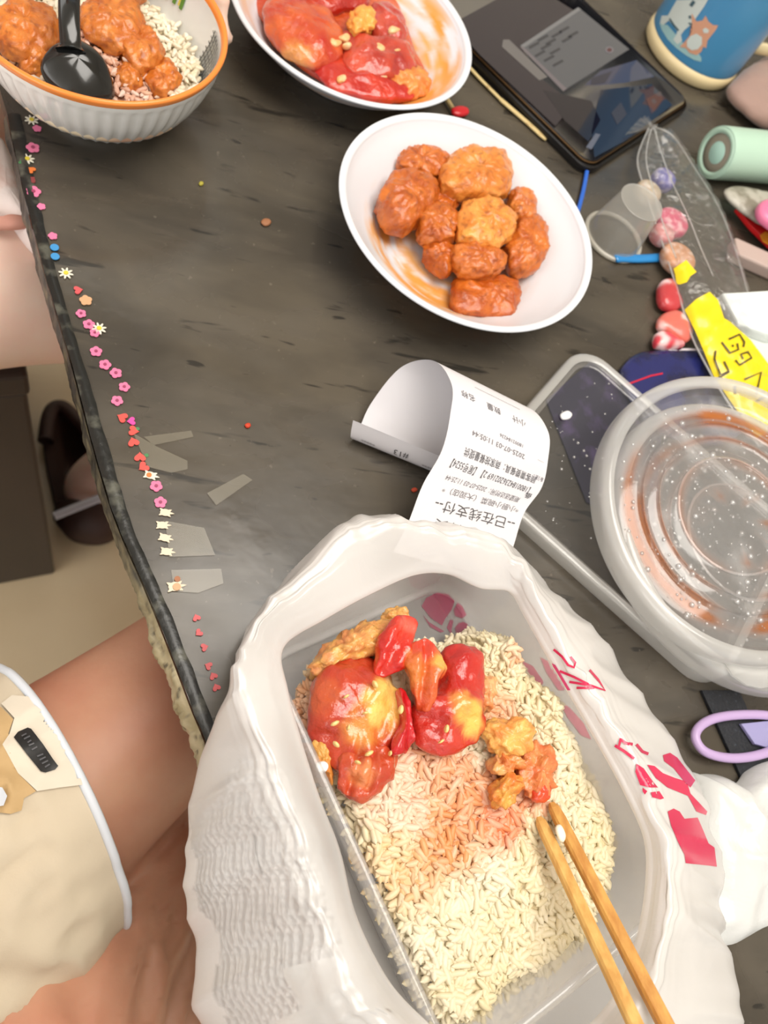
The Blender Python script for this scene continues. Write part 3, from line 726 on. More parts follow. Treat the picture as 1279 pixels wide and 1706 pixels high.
tomato([(632, 1062), (655, 1035), (680, 1028), (694, 1040), (686, 1075), (692, 1100), (660, 1122), (625, 1122), (630, 1090)], .047, .006, .010, 'bright red upright tomato skin curl at the far end of the tomato pile', 63, sl(196, 24, 20), sl(222, 60, 36), [(688, 1034, .055, .005, sl(230, 120, 100), .6), (685, 1100, .05, .005, sl(240, 130, 50), .8)], .0025, 60, fold=crease((680, 1035, 640, 1115, .05, .003, .003)))
tomato([(690, 1072), (712, 1062), (738, 1080), (740, 1105), (728, 1145), (716, 1182), (700, 1176), (686, 1130), (676, 1095)], .050, .006, .010, 'orange tomato strip pointing down the middle of the tomato pile', 64, sl(214, 84, 44), sl(226, 130, 60), [(738, 1100, .055, .006, sl(236, 190, 90), .8), (715, 1075, .055, .007, sl(206, 50, 36), .8)], .0022, 80, fold=crease((712, 1070, 708, 1175, .055, .002, .003)))
tomato([(738, 1084), (770, 1074), (800, 1090), (806, 1140), (798, 1180), (808, 1208), (785, 1238), (740, 1257), (700, 1240), (688, 1200), (695, 1165), (722, 1150)], .041, .010, .012, 'deep red tomato wedge with a yellow end, on the side toward the white rice lump', 65, sl(188, 30, 26), sl(206, 62, 44), [(780, 1185, .05, .008, sl(240, 190, 90), .95), (795, 1205, .05, .006, sl(240, 200, 100), .9), (765, 1170, .05, .006, sl(234, 160, 80), .7)], .003, 60, fold=crease((760, 1090, 745, 1160, .05, .004, .002), (705, 1190, 790, 1230, .05, .003, .002)))
tomato([(662, 1150), (680, 1160), (690, 1195), (697, 1232), (680, 1248), (652, 1262), (655, 1235), (668, 1200)], .047, .006, .014, 'thin crimson tomato skin folded between the two biggest tomato pieces', 66, sl(190, 14, 26), sl(220, 40, 50), (), .002, 70, fold=crease((678, 1160, 684, 1240, .05, .002, .003)))
egg([(520, 1110), (545, 1075), (585, 1050), (630, 1035), (652, 1045), (640, 1080), (600, 1098), (555, 1112), (530, 1130)], .036, .009, .012, 'tan scrambled egg mass with yellow edges at the far corner of the box', 71, sl(216, 140, 86), sl(232, 180, 96), .0045)
egg([(792, 1130), (812, 1124), (826, 1146), (818, 1176), (800, 1186), (790, 1160)], .037, .004, .008, 'orange egg mash on the rice beside the deep red tomato wedge', 79, sl(222, 140, 84), sl(234, 186, 130))
egg([(640, 1022), (660, 1015), (680, 1022), (682, 1036), (660, 1040), (642, 1036)], .033, .005, .008, 'small yellow egg crumb behind the upright tomato curl', 72, sl(226, 160, 90), sl(236, 190, 110))
egg([(806, 1214), (838, 1198), (872, 1204), (890, 1222), (876, 1252), (846, 1262), (818, 1248)], .042, .006, .010, 'shiny yellow scrambled egg clump on the rice beside the white rice lump', 73, sl(236, 190, 104), sl(226, 140, 62))
egg([(822, 1262), (856, 1256), (872, 1276), (850, 1290), (824, 1284)], .041, .005, .009, 'small egg lump between the shiny clump and the folded egg sheet', 74, sl(232, 176, 110), sl(220, 120, 56))
egg([(828, 1302), (850, 1286), (866, 1306), (858, 1334), (832, 1342), (820, 1330)], .041, .005, .009, 'folded yellow egg sheet on the orange stained rice near the chopstick tips', 75, sl(236, 180, 88), sl(220, 120, 50))
egg([(868, 1252), (905, 1240), (925, 1275), (915, 1320), (880, 1325), (862, 1290)], .037, .005, .009, 'orange mash of egg and tomato between the chopsticks and the egg clump', 76, sl(214, 104, 56), sl(226, 150, 90), .004)
egg([(524, 1240), (538, 1236), (550, 1262), (552, 1300), (540, 1290), (528, 1265)], .038, .004, .008, 'narrow yellow egg strip pressed against the box wall under the tomato', 77)
tomato([(885, 1305), (910, 1296), (922, 1318), (908, 1338), (886, 1332)], .039, .003, .006, 'small scrap of red tomato in the sauce near the chopstick tips', 67, sl(206, 50, 26), sl(220, 90, 46), (), .0015)
for i, (x, y) in enumerate(((577, 1160), (609, 1188), (668, 1182), (580, 1212), (650, 1255), (558, 1205), (560, 1240), (596, 1270), (744, 1214), (625, 1140), (735, 1235), (615, 1255))):
    r = random.uniform(3, 5.5); a = random.uniform(0, 3.1)
    pts = [(x+r*(1.5*math.cos(t)*math.cos(a)-.7*math.sin(t)*math.sin(a)), y+r*(1.5*math.cos(t)*math.sin(a)+.7*math.sin(t)*math.cos(a))) for t in (0, 1.05, 2.1, 3.14, 4.2, 5.2)]
    V, F = pillow(blobs(pts, .0525), .0014, .0022, 6, 18)
    c = sum(V, Vector())/len(V); o = mk('tomato_seed', V, F, M['egg'], base=c, cols=[sl(240, 206, 136)]*len(V)); tag(o, 'pale tomato seed stuck on the tomato in the takeaway box', 'seed', 'tomato seeds in the box')
V, F = pillow(blobs([(527, 1272), (540, 1268), (547, 1276), (542, 1286), (530, 1285)], .046), .002, .003, 6, 24)
o = mk('garlic_bit', V, F, M['rice'], base=P(537, 1278, .043), cols=[sl(250, 250, 248)]*len(V)); tag(o, 'white chopped garlic bit on the box rim beside the tomato', 'garlic')

# ---- chopsticks
M['bamboo'] = pm('bamboo', sl(226, 184, 108), rough=.5, var=(7, sl(204, 152, 80), .35, .65), bump=(60, .3, .0004), stretch=(40, 3, 40, math.atan2(BD.y, BD.x)-math.pi/2), sss=.05)
M['bamboo_dark'] = pm('bamboo_darker', sl(214, 162, 84), rough=.5, var=(7, sl(190, 130, 60), .35, .65), bump=(60, .3, .0004), stretch=(40, 3, 40, math.atan2(BD.y, BD.x)-math.pi/2))
def chopstick(a, b, wa, wb, mat, label, far):
    A, B = Vector(a), Vector(b); d = (B-A).normalized(); B2 = A+d*far
    s = d.cross(Vector((0, 0, 1))).normalized(); w = s.cross(d); L_ = []
    for t, k in ((0, .45), (.012, .85), (.035, 1), (.25, 1), (.5, 1), (.75, 1), (.99, 1), (1, .9)):
        q = A.lerp(B2, t); ww = (wa+(wb-wa)*min(1, t*2))*k; th = ww*.7
        L_.append([q+s*(ww/2*x)+w*(th/2*y) for x, y in ((1, .5), (.75, 1), (-.75, 1), (-1, .5), (-1, -.5), (-.75, -1), (.75, -1), (1, -.5))])
    V, F = rings(L_); o = normals_out(mk('chopstick', V, F, mat, base=A, smooth_sh=False)); return tag(o, label, 'chopstick')
chopstick(P(897, 1362, .034), P(1056, 1703, .074), .0056, .0062, M['bamboo'], 'pale bamboo chopstick stuck in the rice, the one nearer the tomato', .21)
chopstick(P(918, 1338, .036), P(1106, 1703, .072), .0058, .0066, M['bamboo_dark'], 'darker bamboo chopstick with a rice grain near its tip, toward the red print', .21)
V, F = pillow(blobs([(925, 1378), (934, 1374), (942, 1392), (938, 1404), (930, 1398)], .0435), .0012, .0014, 6, 20)
o = mk('rice_grain', V, F, M['rice'], base=P(933, 1388, .042), cols=[sl(244, 238, 216)]*len(V)); tag(o, 'single rice grain sticking to the darker chopstick', 'rice grain')

# ================================================================== the white plastic bag
# stations round the opening: lip, crest, mid, foot as (px, py, h)
BG = [((470, 1075, .054), (428, 1050, .062), (414, 1060, .040), (412, 1075, .008)),
      ((540, 1025, .055), (482, 972, .064), (470, 975, .040), (474, 988, .004)),
      ((620, 980, .055), (562, 905, .066), (554, 890, .045), (557, 905, .003)),
      ((690, 950, .056), (630, 868, .068), (602, 855, .045), (610, 880, .003)),
      ((748, 950, .056), (700, 878, .065), (688, 876, .040), (692, 890, .003)),
      ((800, 972, .054), (778, 890, .065), (772, 884, .040), (772, 900, .003)),
      ((852, 980, .053), (846, 915, .062), (856, 925, .035), (850, 940, .003)),
      ((878, 1020, .052), (888, 975, .058), (918, 985, .030), (908, 992, .003)),
      ((918, 1090, .052), (940, 1060, .056), (1000, 1065, .030), (985, 1078, .003)),
      ((962, 1165, .052), (990, 1145, .056), (1078, 1178, .030), (1060, 1190, .003)),
      ((1008, 1245, .052), (1042, 1232, .056), (1142, 1275, .030), (1122, 1290, .003)),
      ((1048, 1320, .052), (1085, 1310, .056), (1178, 1355, .030), (1158, 1370, .003)),
      ((1082, 1400, .052), (1112, 1395, .057), (1197, 1440, .030), (1176, 1455, .003)),
      ((1084, 1480, .052), (1120, 1480, .058), (1199, 1525, .030), (1180, 1535, .003)),
      ((1068, 1570, .054), (1112, 1580, .062), (1214, 1612, .030), (1190, 1620, .003)),
      ((1030, 1665, .056), (1075, 1690, .064), (1224, 1715, .030), (1195, 1720, .003)),
      ((960, 1735, .056), (980, 1785, .064), (1150, 1830, .028), (1110, 1820, .003)),
      ((850, 1765, .056), (850, 1815, .062), (900, 1900, .020), (880, 1880, .003)),
      ((760, 1745, .055), (715, 1790, .062), (640, 1890, .012), (660, 1850, .003)),
      ((700, 1700, .053), (612, 1725, .061), (420, 1850, .006), (520, 1800, .003)),
      ((640, 1632, .0525), (545, 1632, .060), (330, 1700, .004), (490, 1690, .003)),
      ((588, 1525, .052), (505, 1510, .059), (322, 1580, .006), (455, 1570, .003)),
      ((560, 1415, .052), (468, 1395, .059), (308, 1460, .010), (430, 1460, .003)),
      ((526, 1325, .053), (436, 1292, .060), (310, 1385, .016), (410, 1370, .003)),
      ((494, 1225, .053), (404, 1205, .062), (340, 1262, .026), (395, 1265, .003)),
      ((474, 1145, .054), (398, 1118, .064), (384, 1155, .036), (396, 1160, .004))]
NU = 420
bagw = [[P(*q) for q in st] for st in BG]
cen = K(0, 0, .002)
ringpts = [[np.array(st[k]) for st in bagw] for k in range(4)]
ringpts.append([np.array(Vector((q[3].lerp(cen, .25).x, q[3].lerp(cen, .25).y, TAB+.0012))) for q in bagw])
ringpts.append([np.array(Vector((q[3].lerp(cen, .75).x, q[3].lerp(cen, .75).y, TAB+.0010))) for q in bagw])
RC = [crom(r, NU, True) for r in ringpts]
# an inner tuck: the lip turns down a little inside the opening
lipin = []
for i in range(NU):
    q = Vector(RC[0][i]); c = Vector((cen.x, cen.y, q.z)); lipin.append(np.array(q+(c-q).normalized()*.001-Vector((0, 0, .003))))
RC = [lipin]+RC
NVs = [4, 26, 34, 20, 10, 6]
def bag_pt(i, s):                                 # s in ring units
    col = [RC[k][i] for k in range(len(RC))]; k = min(int(s), len(RC)-2); u = s-k
    g_ = lambda j: col[min(max(j, 0), len(RC)-1)]
    a, b_, c, d = g_(k-1), g_(k), g_(k+1), g_(k+2)
    return .5*((2*b_)+(-a+c)*u+(2*a-5*b_+4*c-d)*u*u+(-a+3*b_-3*c+d)*u**3)
S_ = []
for k, n_ in enumerate(NVs): S_ += [k+j/n_ for j in range(n_)]
S_.append(len(RC)-1)
def ridge(x): return 1-2*abs(x)
Bg = []
for i in range(NU):
    th = 2*math.pi*i/NU; row = []
    for s in S_:
        q = Vector(bag_pt(i, s)); out = Vector((q.x-cen.x, q.y-cen.y, 0)).normalized()
        k = smooth(1.0, 1.9, s)*(1-smooth(3.6, 4.3, s))
        nv = Vector((math.cos(th)*4, math.sin(th)*4, s*.45))
        a = ridge(noise.noise(nv*1.5))*.0034+noise.noise(nv*3.4+Vector((7, 0, 0)))*.0012*(1-.7*smooth(2.2, 2.8, s))
        cr = ridge(noise.noise(Vector((math.cos(th)*9, math.sin(th)*9, s*1.1))))*.0002
        along = ridge(noise.noise(Vector((math.cos(th)*1.3, math.sin(th)*1.3, s*6))))*.0019*(1-smooth(1.6, 2.4, s))+ridge(noise.noise(Vector((math.cos(th)*2.2+5, math.sin(th)*2.2, s*13))))*.0005*(1-smooth(1.8, 2.6, s))
        q = q+(out*.7+Vector((0, 0, .6)))*((a+cr+along-.0015)*k)
        q.z = max(q.z, TAB+.0008) if s > 3.3 else q.z
        row.append(q)
    Bg.append(row)
nS = len(S_)
V = [q for r in Bg for q in r]; F = gridfaces(NU, nS, cu=True)
F.append(tuple(i*nS+nS-1 for i in range(NU)))
M['bag'] = film('white_bag_film', (.93, .935, .94), clear=.30, rough=.26, gloss=.6, bump=(45, .22, .0025, .8), attr=True, transl=.28)
wl = P(430, 1560, .03)
def haze(q):
    k = .74-.30*(1-smooth(.02, .085, (q-wl).xy.length))
    if q.z < TAB+.02: k = max(k, .93)
    return (.945, .93, .915, k+.10*noise.noise(q*28))
bag = mk('plastic_bag', V, F, M['bag'], base=K(0, 0, 0), cols=[haze(q) for q in V]); tag(bag, 'white translucent plastic carrier bag with red print, opened around the takeaway box', 'bag')
bagbvh = BVHTree.FromPolygons(V, F)
M['redprint'] = pm('red_bag_ink', sl(206, 36, 82), rough=.3, coat=.2)
M['pinkprint'] = pm('pink_bag_ink', sl(216, 70, 124), rough=.4)
PR = [[(1112, 1352), (1122, 1347), (1132, 1352), (1140, 1364), (1162, 1362), (1172, 1385), (1180, 1405), (1190, 1412), (1194, 1444), (1180, 1442), (1142, 1438), (1140, 1424), (1128, 1400), (1118, 1376)],
      [(1078, 1274), (1090, 1276), (1104, 1288), (1124, 1296), (1144, 1302), (1150, 1322), (1178, 1352), (1176, 1358), (1160, 1352), (1146, 1326), (1112, 1312), (1092, 1296)],
      [(1104, 1258), (1116, 1254), (1128, 1262), (1142, 1280), (1158, 1300), (1150, 1312), (1138, 1300), (1122, 1280), (1106, 1268)],
      [(1060, 1272), (1072, 1280), (1086, 1300), (1096, 1312), (1082, 1312), (1066, 1308), (1058, 1286)],
      [(1084, 1320), (1098, 1318), (1106, 1330), (1100, 1332), (1086, 1328)], [(1070, 1312), (1078, 1318), (1074, 1324), (1070, 1318)],
      stroke([(922, 1082), (936, 1094), (946, 1108), (956, 1112), (958, 1104), (950, 1094)], 4), stroke([(932, 1118), (956, 1128), (980, 1140)], 4), stroke([(948, 1136), (984, 1142), (1008, 1150), (996, 1132), (982, 1116)], 4), stroke([(960, 1146), (990, 1146)], 4),
      stroke([(1024, 1242), (1040, 1252), (1056, 1264)], 5), stroke([(1034, 1232), (1042, 1238), (1054, 1240)], 5), stroke([(1060, 1240), (1070, 1252), (1080, 1256)], 5), stroke([(1030, 1246), (1034, 1230)], 4)]
for p in PR:
    V_, F_ = decal(bagbvh, p, .0006, 7); mk('red_print', V_, F_, M['redprint'], bag)
PK = [[(702, 1010), (710, 996), (728, 987), (746, 990), (757, 1001), (752, 1016), (742, 1030), (736, 1042), (718, 1030)], [(762, 1004), (770, 1010), (777, 1024), (770, 1030), (758, 1026), (756, 1016)], [(772, 1036), (779, 1040), (774, 1054), (760, 1058), (758, 1046), (764, 1038)], [(744, 1046), (750, 1032), (755, 1034), (752, 1050), (755, 1062)], [(704, 1024), (714, 1036), (730, 1046), (740, 1052), (734, 1054), (716, 1044)], [(868, 1100), (888, 1110), (905, 1135), (900, 1150), (884, 1132)], [(930, 1165), (950, 1180), (972, 1205), (985, 1232), (968, 1225), (945, 1195)], [(900, 1095), (925, 1108), (950, 1150), (930, 1150), (910, 1120)]]
# this print is on the far side wall of the bag, seen through the clear box
V, F = [], []
tree = BVHTree.FromPolygons([q for r in Bg for q in r], gridfaces(NU, nS, cu=True))
def last_hit(px, py):
    o_ = CAM.copy(); d = ray(px, py); hit = None
    for _ in range(8):
        loc, nor, ii, ds = tree.ray_cast(o_, d)
        if loc is None: break
        if loc.z > TAB+.0015 or hit is None: hit = loc
        o_ = loc+d*.0005
    return hit
for poly in PK:
    V, F = [], []
    bm = bmesh.new(); f = bm.faces.new([bm.verts.new((x, y, 0)) for x, y in poly]); bmesh.ops.triangulate(bm, faces=[f])
    for _ in range(4):
        es = [e for e in bm.edges if e.calc_length() > 9]
        if es: bmesh.ops.subdivide_edges(bm, edges=es, cuts=1); bmesh.ops.triangulate(bm, faces=bm.faces[:])
    bm.verts.index_update(); o0 = len(V)
    for v in bm.verts:
        d = ray(v.co.x, v.co.y); q = last_hit(v.co.x, v.co.y)
        if q is None: q = P(v.co.x, v.co.y, .002)
        V.append(q-d*.0006)
    for f in bm.faces:
        ids = [o0+v.index for v in f.verts]
        if max((V[a]-V[b_]).length for a in ids for b_ in ids) < .012: F.append(tuple(ids))
    bm.free(); mk('pink_flower_print', V, F, M['pinkprint'], bag)

# ---- embossed paper towels inside the bag
M['towel'] = pm('paper_towel', sl(240, 240, 240), rough=.95, bump=None)
nt = M['towel'].node_tree; p = nt.nodes['Principled BSDF']
vo = nt.nodes.new('ShaderNodeTexVoronoi'); vo.inputs['Scale'].default_value = 330; vo.inputs['Randomness'].default_value = .1
tc = nt.nodes.new('ShaderNodeTexCoord'); nt.links.new(tc.outputs['Object'], vo.inputs['Vector'])
b = nt.nodes.new('ShaderNodeBump'); b.inputs['Strength'].default_value = 1.0; b.inputs['Distance'].default_value = .003; nt.links.new(vo.outputs['Distance'], b.inputs['Height']); nt.links.new(b.outputs[0], p.inputs['Normal'])
def towel(i0, i1, s0, s1, off, seed, label):
    n1, n2 = 50, 40; V = []
    for a in range(n1):
        i = (i0+(i1-i0)*a/(n1-1))
        for c in range(n2):
            s = s0+(s1-s0)*c/(n2-1); q = Vector(bag_pt(int(i) % NU, s)); inw = Vector((cen.x-q.x, cen.y-q.y, 0)).normalized()
            w = .0012*math.sin(a*.55+seed)+.0012*noise.noise(q*60+Vector((seed, 0, 0)))
            V.append(q+(inw*.55-Vector((0, 0, .8)))*(off+w))
    U = [v+Vector((0, 0, -.0006)) for v in V]; k = len(V)
    F = gridfaces(n1, n2)+[tuple(reversed(f)) for f in gridfaces(n1, n2, off=k)]
    o = mk('paper_towel', V+U, F, M['towel'], base=V[k//2]); return tag(o, label, 'paper towel')
u_of = lambda st: st*NU/len(BG)
towel(u_of(19.6), u_of(23.2), 2.30, 3.10, .0062, 1, 'white embossed paper towel under the bag film, on the outer side by the lap')
towel(u_of(20.2), u_of(23.6), 1.75, 2.45, .0068, 5, 'white embossed paper towel under the bag film, next to the takeaway box')

# ================================================================== the receipt
aF = (P(850, 915, .03)-P(680, 870, .03)); aF.z = 0; aF.normalize()
aR = (P(745, 767, .02)-P(588, 702, .02)); aR.z = 0; aR.normalize()
aT = (P(905, 692, .05)-P(750, 615, .05)); aT.z = 0; aT.normalize()
ST = [((655, 920, .030), aF), ((680, 870, .031), aF), ((704, 808, .034), aF), ((736, 750, .042), (aF+aT)), ((750, 690, .050), aT), ((752, 640, .054), aT), ((722, 601, .048), aT), ((668, 612, .030), aT), ((618, 672, .010), (aT+aR)), ((594, 724, .0012), aR), ((584, 728, .006), aR), ((588, 700, .018), aR)]
WID = .0575
def rstation(k): (x, y, h), a = ST[k]; return np.array(P(x, y, h)), np.array(Vector(a).normalized())
RL = [rstation(k)[0] for k in range(len(ST))]; RA = [rstation(k)[1] for k in range(len(ST))]
def rsurf(u, s):
    def cr(L_):
        k = min(int(s), len(L_)-2); t = s-k; g_ = lambda j: L_[min(max(j, 0), len(L_)-1)]
        a, b_, c, d = g_(k-1), g_(k), g_(k+1), g_(k+2); return .5*((2*b_)+(-a+c)*t+(2*a-5*b_+4*c-d)*t*t+(-a+3*b_-3*c+d)*t**3)
    q = cr(RL); a = cr(RA); a = a/np.linalg.norm(a); r = Vector(q+a*WID*u); r.z = max(r.z, TAB+.0006); return r
nu_, ns_ = 14, 150
V = [rsurf(u/(nu_-1), s/(ns_-1)*(len(ST)-1)) for s in range(ns_) for u in range(nu_)]
M['paper'] = pm('receipt_paper', sl(214, 212, 216), rough=.6, sss=.0)
rc = mk('receipt', V, gridfaces(ns_, nu_), M['paper'], base=P(760, 800, 0))
tag(rc, 'curled white till receipt with black printing, tucked under the plastic bag', 'receipt')
def rnorm(u, s):
    e = .01; a = rsurf(u+e, s)-rsurf(u-e, s); b_ = rsurf(u, min(s+.03, len(ST)-1))-rsurf(u, s-.03); return a.cross(b_).normalized()
sgn = 1 if rnorm(.5, 2).z > 0 else -1
M['ink'] = pm('receipt_ink', sl(70, 68, 72), rough=.7); M['inkp'] = pm('receipt_faint_ink', sl(104, 100, 104), rough=.7)
def seglen(s): return (rsurf(.5, s+.05)-rsurf(.5, s-.05)).length/.1
def rtext(txt, u, s, size, xs=1.0):
    """lettering on the strip, its top toward the bag; u is the centre across the strip"""
    V2, F2 = text2d(txt, size); V = []
    for v in V2:
        uu = u-(v.x*xs)/WID; ss = s-(v.y-size*.35)/seglen(s)
        uu = min(.985, max(.015, uu)); V.append(rsurf(uu, ss)+rnorm(uu, ss)*(sgn*.00025))
    return V, F2
dark = [rtext('--已在线支付--', .56, 1.62, .0072), rtext('**外卖', .40, 1.14, .0072), rtext('【1800184236202169 2】【尾号5524】', .52, 2.78, .0050, .58), rtext('顾客需要餐具：商家按餐量提供', .56, 3.2, .0048, .62), rtext('备', .93, 2.6, .004), rtext('#13', .52, 9.9-.1+.45, .0058)]
pale = [rtext('*小厨小碗菜（大润店）*', .56, 2.04, .004), rtext('期望送达时间：2025-07-03 11:25:44', .52, 2.36, .0038, .72), rtext('2025-07-03 11:05:44', .50, 3.78, .0037), rtext('18002184236', .62, 4.1, .0026), rtext('名称', .16, 4.85, .0042), rtext('数量', .42, 4.85, .0042), rtext('小计', .68, 4.85, .0042), rtext('----------------------------', .52, 5.35, .003), rtext('备注：', .93, 3.3, .003), rtext('*****  ', .80, 10.2, .004), rtext('  *****', .2, 10.2, .004), rtext('·····', .93, 3.9, .003)]
for t_ in dark: mk('printed_text', *t_, M['ink'], rc, smooth_sh=False)
for t_ in pale: mk('faint_text', *t_, M['inkp'], rc, smooth_sh=False)
# ================================================================== clear lids
LA = Vector((math.cos(math.radians(51.8)), math.sin(math.radians(51.8)), 0)); LB = Vector((LA.y, -LA.x, 0))
lc = Vector((.2863, .196, 0))
def ll(sx, sy, r, h): return [Vector((v.x, v.y, TAB+h)) for v in rrect(lc, LA, LB, sx, sy, r, 8)]
M['lid'] = film('clear_lid_plastic', (.90, .90, .90), clear=.80, rough=.07, gloss=.4, bump=(40, .25, .002), transl=.4)
M['lidrim'] = film('lid_rim_plastic', (.95, .95, .93), clear=.46, rough=.15, gloss=.6, transl=.4)
blid = thing('box_lid', lc+Vector((0, 0, TAB)), 'clear rectangular box lid with water drops lying under the round lid and the receipt', 'lid')
V, F = rings([ll(.124, .170, .014, .0065), ll(.128, .174, .016, .0065), ll(.130, .176, .018, .0092)], True, False)
mk('panel', V, F, M['lid'], blid)
V, F = rings([ll(.130, .176, .018, .0092), ll(.133, .179, .019, .0100), ll(.139, .185, .021, .0100), ll(.141, .187, .022, .0088), ll(.1415, .1875, .022, .0015)], False, False)
mk('rim', V, F, M['lidrim'], blid)
def dropmesh():
    V, F = lathe([(.0, 0), (1, 0), (.96, .25), (.75, .55), (.4, .72), (0, .78)], (0, 0, 0), 9); return V, F
M['drop'] = film('water_drop', (.95, .95, .95), clear=.80, rough=.04, gloss=2.2, transl=.3)
def drops(name, parent, pts):
    dv, df = dropmesh(); V, F = [], []
    for c, r, up in pts:
        o = len(V); q = Vector((0, 0, 1)).rotation_difference(up); V += [Vector(c)+q @ (Vector(v)*r) for v in dv]; F += [tuple(i+o for i in f) for f in df]
    return tag(mk(name, V, F, M['drop'], parent), kind='stuff')
rd = random.Random(4)
drops('water_drops', blid, [(lc+LA*rd.uniform(-.055, .06)+LB*rd.uniform(-.08, .06)+Vector((0, 0, TAB+.0067)), rd.choice((.0004, .0005, .0007, .001)), Vector((0, 0, 1))) for _ in range(150)])
V, F = pillow([P(x, y, .008) for x, y in ((933, 690), (945, 684), (953, 690), (948, 698), (936, 699))], .001, .0008, 5, 20)
o = mk('paper_scrap', V, F, pm('white_scrap', sl(238, 238, 240), rough=.8), base=P(943, 692, .0067)); tag(o, 'tiny white scrap lying on the clear rectangular lid', 'scrap')
# purple card below the rectangular lid
M['purple'] = pm('purple_card_print', sl(40, 36, 58), rough=.4, var=(60, sl(84, 66, 110), .5, .7))
V, F = slab([Vector((q.x, q.y, 0)) for q in (P(908, 668, 0), P(985, 600, 0), P(1100, 720, 0), P(1090, 900, 0), P(975, 838, 0))], TAB+.0004, TAB+.0014, .0004)
o = mk('printed_card', V, F, M['purple'], base=P(980, 740, 0), smooth_sh=False); tag(o, 'dark purple printed card showing through the clear rectangular lid', 'card')

# ---- round lids
def discframe(n):
    n = Vector(n).normalized(); return n
LPROF = [(0, .0035), (.034, .0035), (.0352, .0045), (.0364, .0035), (.047, .0035), (.0485, .0050), (.050, .0035), (.057, .003), (.0585, .0045), (.060, .002), (.0665, .0008), (.0735, .0005), (.0765, .0015), (.0785, .004), (.0795, .009)]
RPROF = [(.0795, .009), (.0802, .0112), (.082, .0122), (.084, .0120), (.0865, .0105), (.088, .008), (.0885, .004), (.0885, -.001), (.0875, -.0035)]
GREASE = sl(196, 116, 56)
def roundlid(c, n, sc, label, seed, tabang, amount):
    n = Vector(n).normalized(); t = thing('bowl_cover', c, label, 'lid')
    sd = Vector((seed*5.0, 0, 0))
    def grease(v, edge):
        d = v-Vector(c); r = d.length/sc; a = math.atan2(d.y, d.x)
        g = 0
        for rc_, w, k in ((.0655, .004, .75), (.049, .002, .35), (.0595, .003, .5), (.035, .002, .35)):
            g = max(g, k*math.exp(-((r-rc_)/w)**2)*smooth(-.25, .35, fbm(v+sd, 22, 2)+.1))
        if r < .034: g = max(g, .8*smooth(.12, .5, fbm(v+sd, 75, 4))*smooth(-.1, .3, fbm(v+sd, 20, 2)))
        g *= amount; hz = smooth(.05, .6, fbm(v+sd+Vector((0, 9, 0)), 45, 4))*.32
        al = .16+hz+.55*g
        col = mixc((.86, .86, .86), GREASE, min(1, g*1.5))
        return (*col, al)
    prof = dense([(r*sc, z*sc) for r, z in LPROF], 70)
    V, F = lathe(prof, c, 110, n); mk('panel', V, F, M['greasy'], t, cols=[grease(v, 0) for v in V])
    V, F = lathe(dense([(r*sc, z*sc) for r, z in RPROF], 24), c, 130, n)
    mk('rim', V, F, M['lidrim'], t)
    # pull tab
    x = Vector((1, 0, 0)); x = (x-n*x.dot(n)).normalized(); y = n.cross(x); lo = []
    for zz in (.0015, .0028):
        l = []
        for r, a in ((.0875, -14), (.0875, -7), (.0875, 0), (.0875, 7), (.0875, 14), (.094, 10), (.098, 5), (.099, 0), (.098, -5), (.094, -10)):
            q = math.radians(tabang+a); l.append(Vector(c)+x*(r*sc*math.cos(q))+y*(r*sc*math.sin(q))+n*(zz*sc))
        lo.append(l)
    V, F = rings(lo); mk('pull_tab', V, F, M['lidrim'], t)
    pts = []
    for _ in range(260):
        r = .072*math.sqrt(rd.random())*sc; a = rd.uniform(0, 6.283)
        z = np.interp(r/sc, [p[0] for p in LPROF], [p[1] for p in LPROF])*sc
        pts.append((Vector(c)+x*(r*math.cos(a))+y*(r*math.sin(a))+n*(z+.0001), rd.choice((.0004, .0005, .0006, .0007, .0009, .0012, .0017)), n))
    drops('water_drops', t, pts)
    return t
M['greasy'] = film('greasy_lid_plastic', (.9, .9, .9), clear=.8, rough=.07, gloss=.5, attr=True, transl=.35)
roundlid(P(1226, 905, .013), (.0, .0, 1), 1.06, 'lower round clear lid, its edge showing beneath the greasy one', 1, -60, .8)
roundlid(Vector((.325, .183, TAB+.0335)), (-.105, -.09, 1), 1.0, 'upper round clear lid speckled with water drops and orange grease', 2, -88, 1.6)

# ================================================================== tablet computer
tb, tr_ = P(984, 284, .009), P(1156, 171, .009)
tx = (tr_-tb).normalized(); ty = Vector((-tx.y, tx.x, 0)); ty = ty if ty.y > 0 else -ty
tw, tl = (tr_-tb).length, .25
tc_ = (tb+tr_)/2+ty*(tl/2); tc_ = Vector((tc_.x, tc_.y, 0))
tab = thing('tablet', tc_+Vector((0, 0, TAB)), 'dark tablet computer in a black case, its glossy screen dim and reflecting', 'tablet')
M['case'] = pm('tablet_case', sl(22, 20, 20), rough=.35); M['caseedge'] = pm('tablet_bronze_edge', sl(120, 92, 60), rough=.3, metal=.7)
M['screen'] = pm('tablet_screen_glass', sl(14, 15, 22), rough=.04, spec=.7, coat=1)
V, F = slab(rrect(tc_, tx, ty, tw, tl, .014, 8), TAB, TAB+.0075, .002); mk('case', V, F, M['case'], tab)
V, F = slab(rrect(tc_, tx, ty, tw-.006, tl-.006, .012, 8), TAB+.007, TAB+.0088, .0006); mk('metal_frame', V, F, M['caseedge'], tab)
V, F = slab(rrect(tc_, tx, ty, tw-.0085, tl-.0085, .011, 8), TAB+.0085, TAB+.0093, .0003); scr = mk('screen', V, F, M['screen'], tab)
zS = .0093
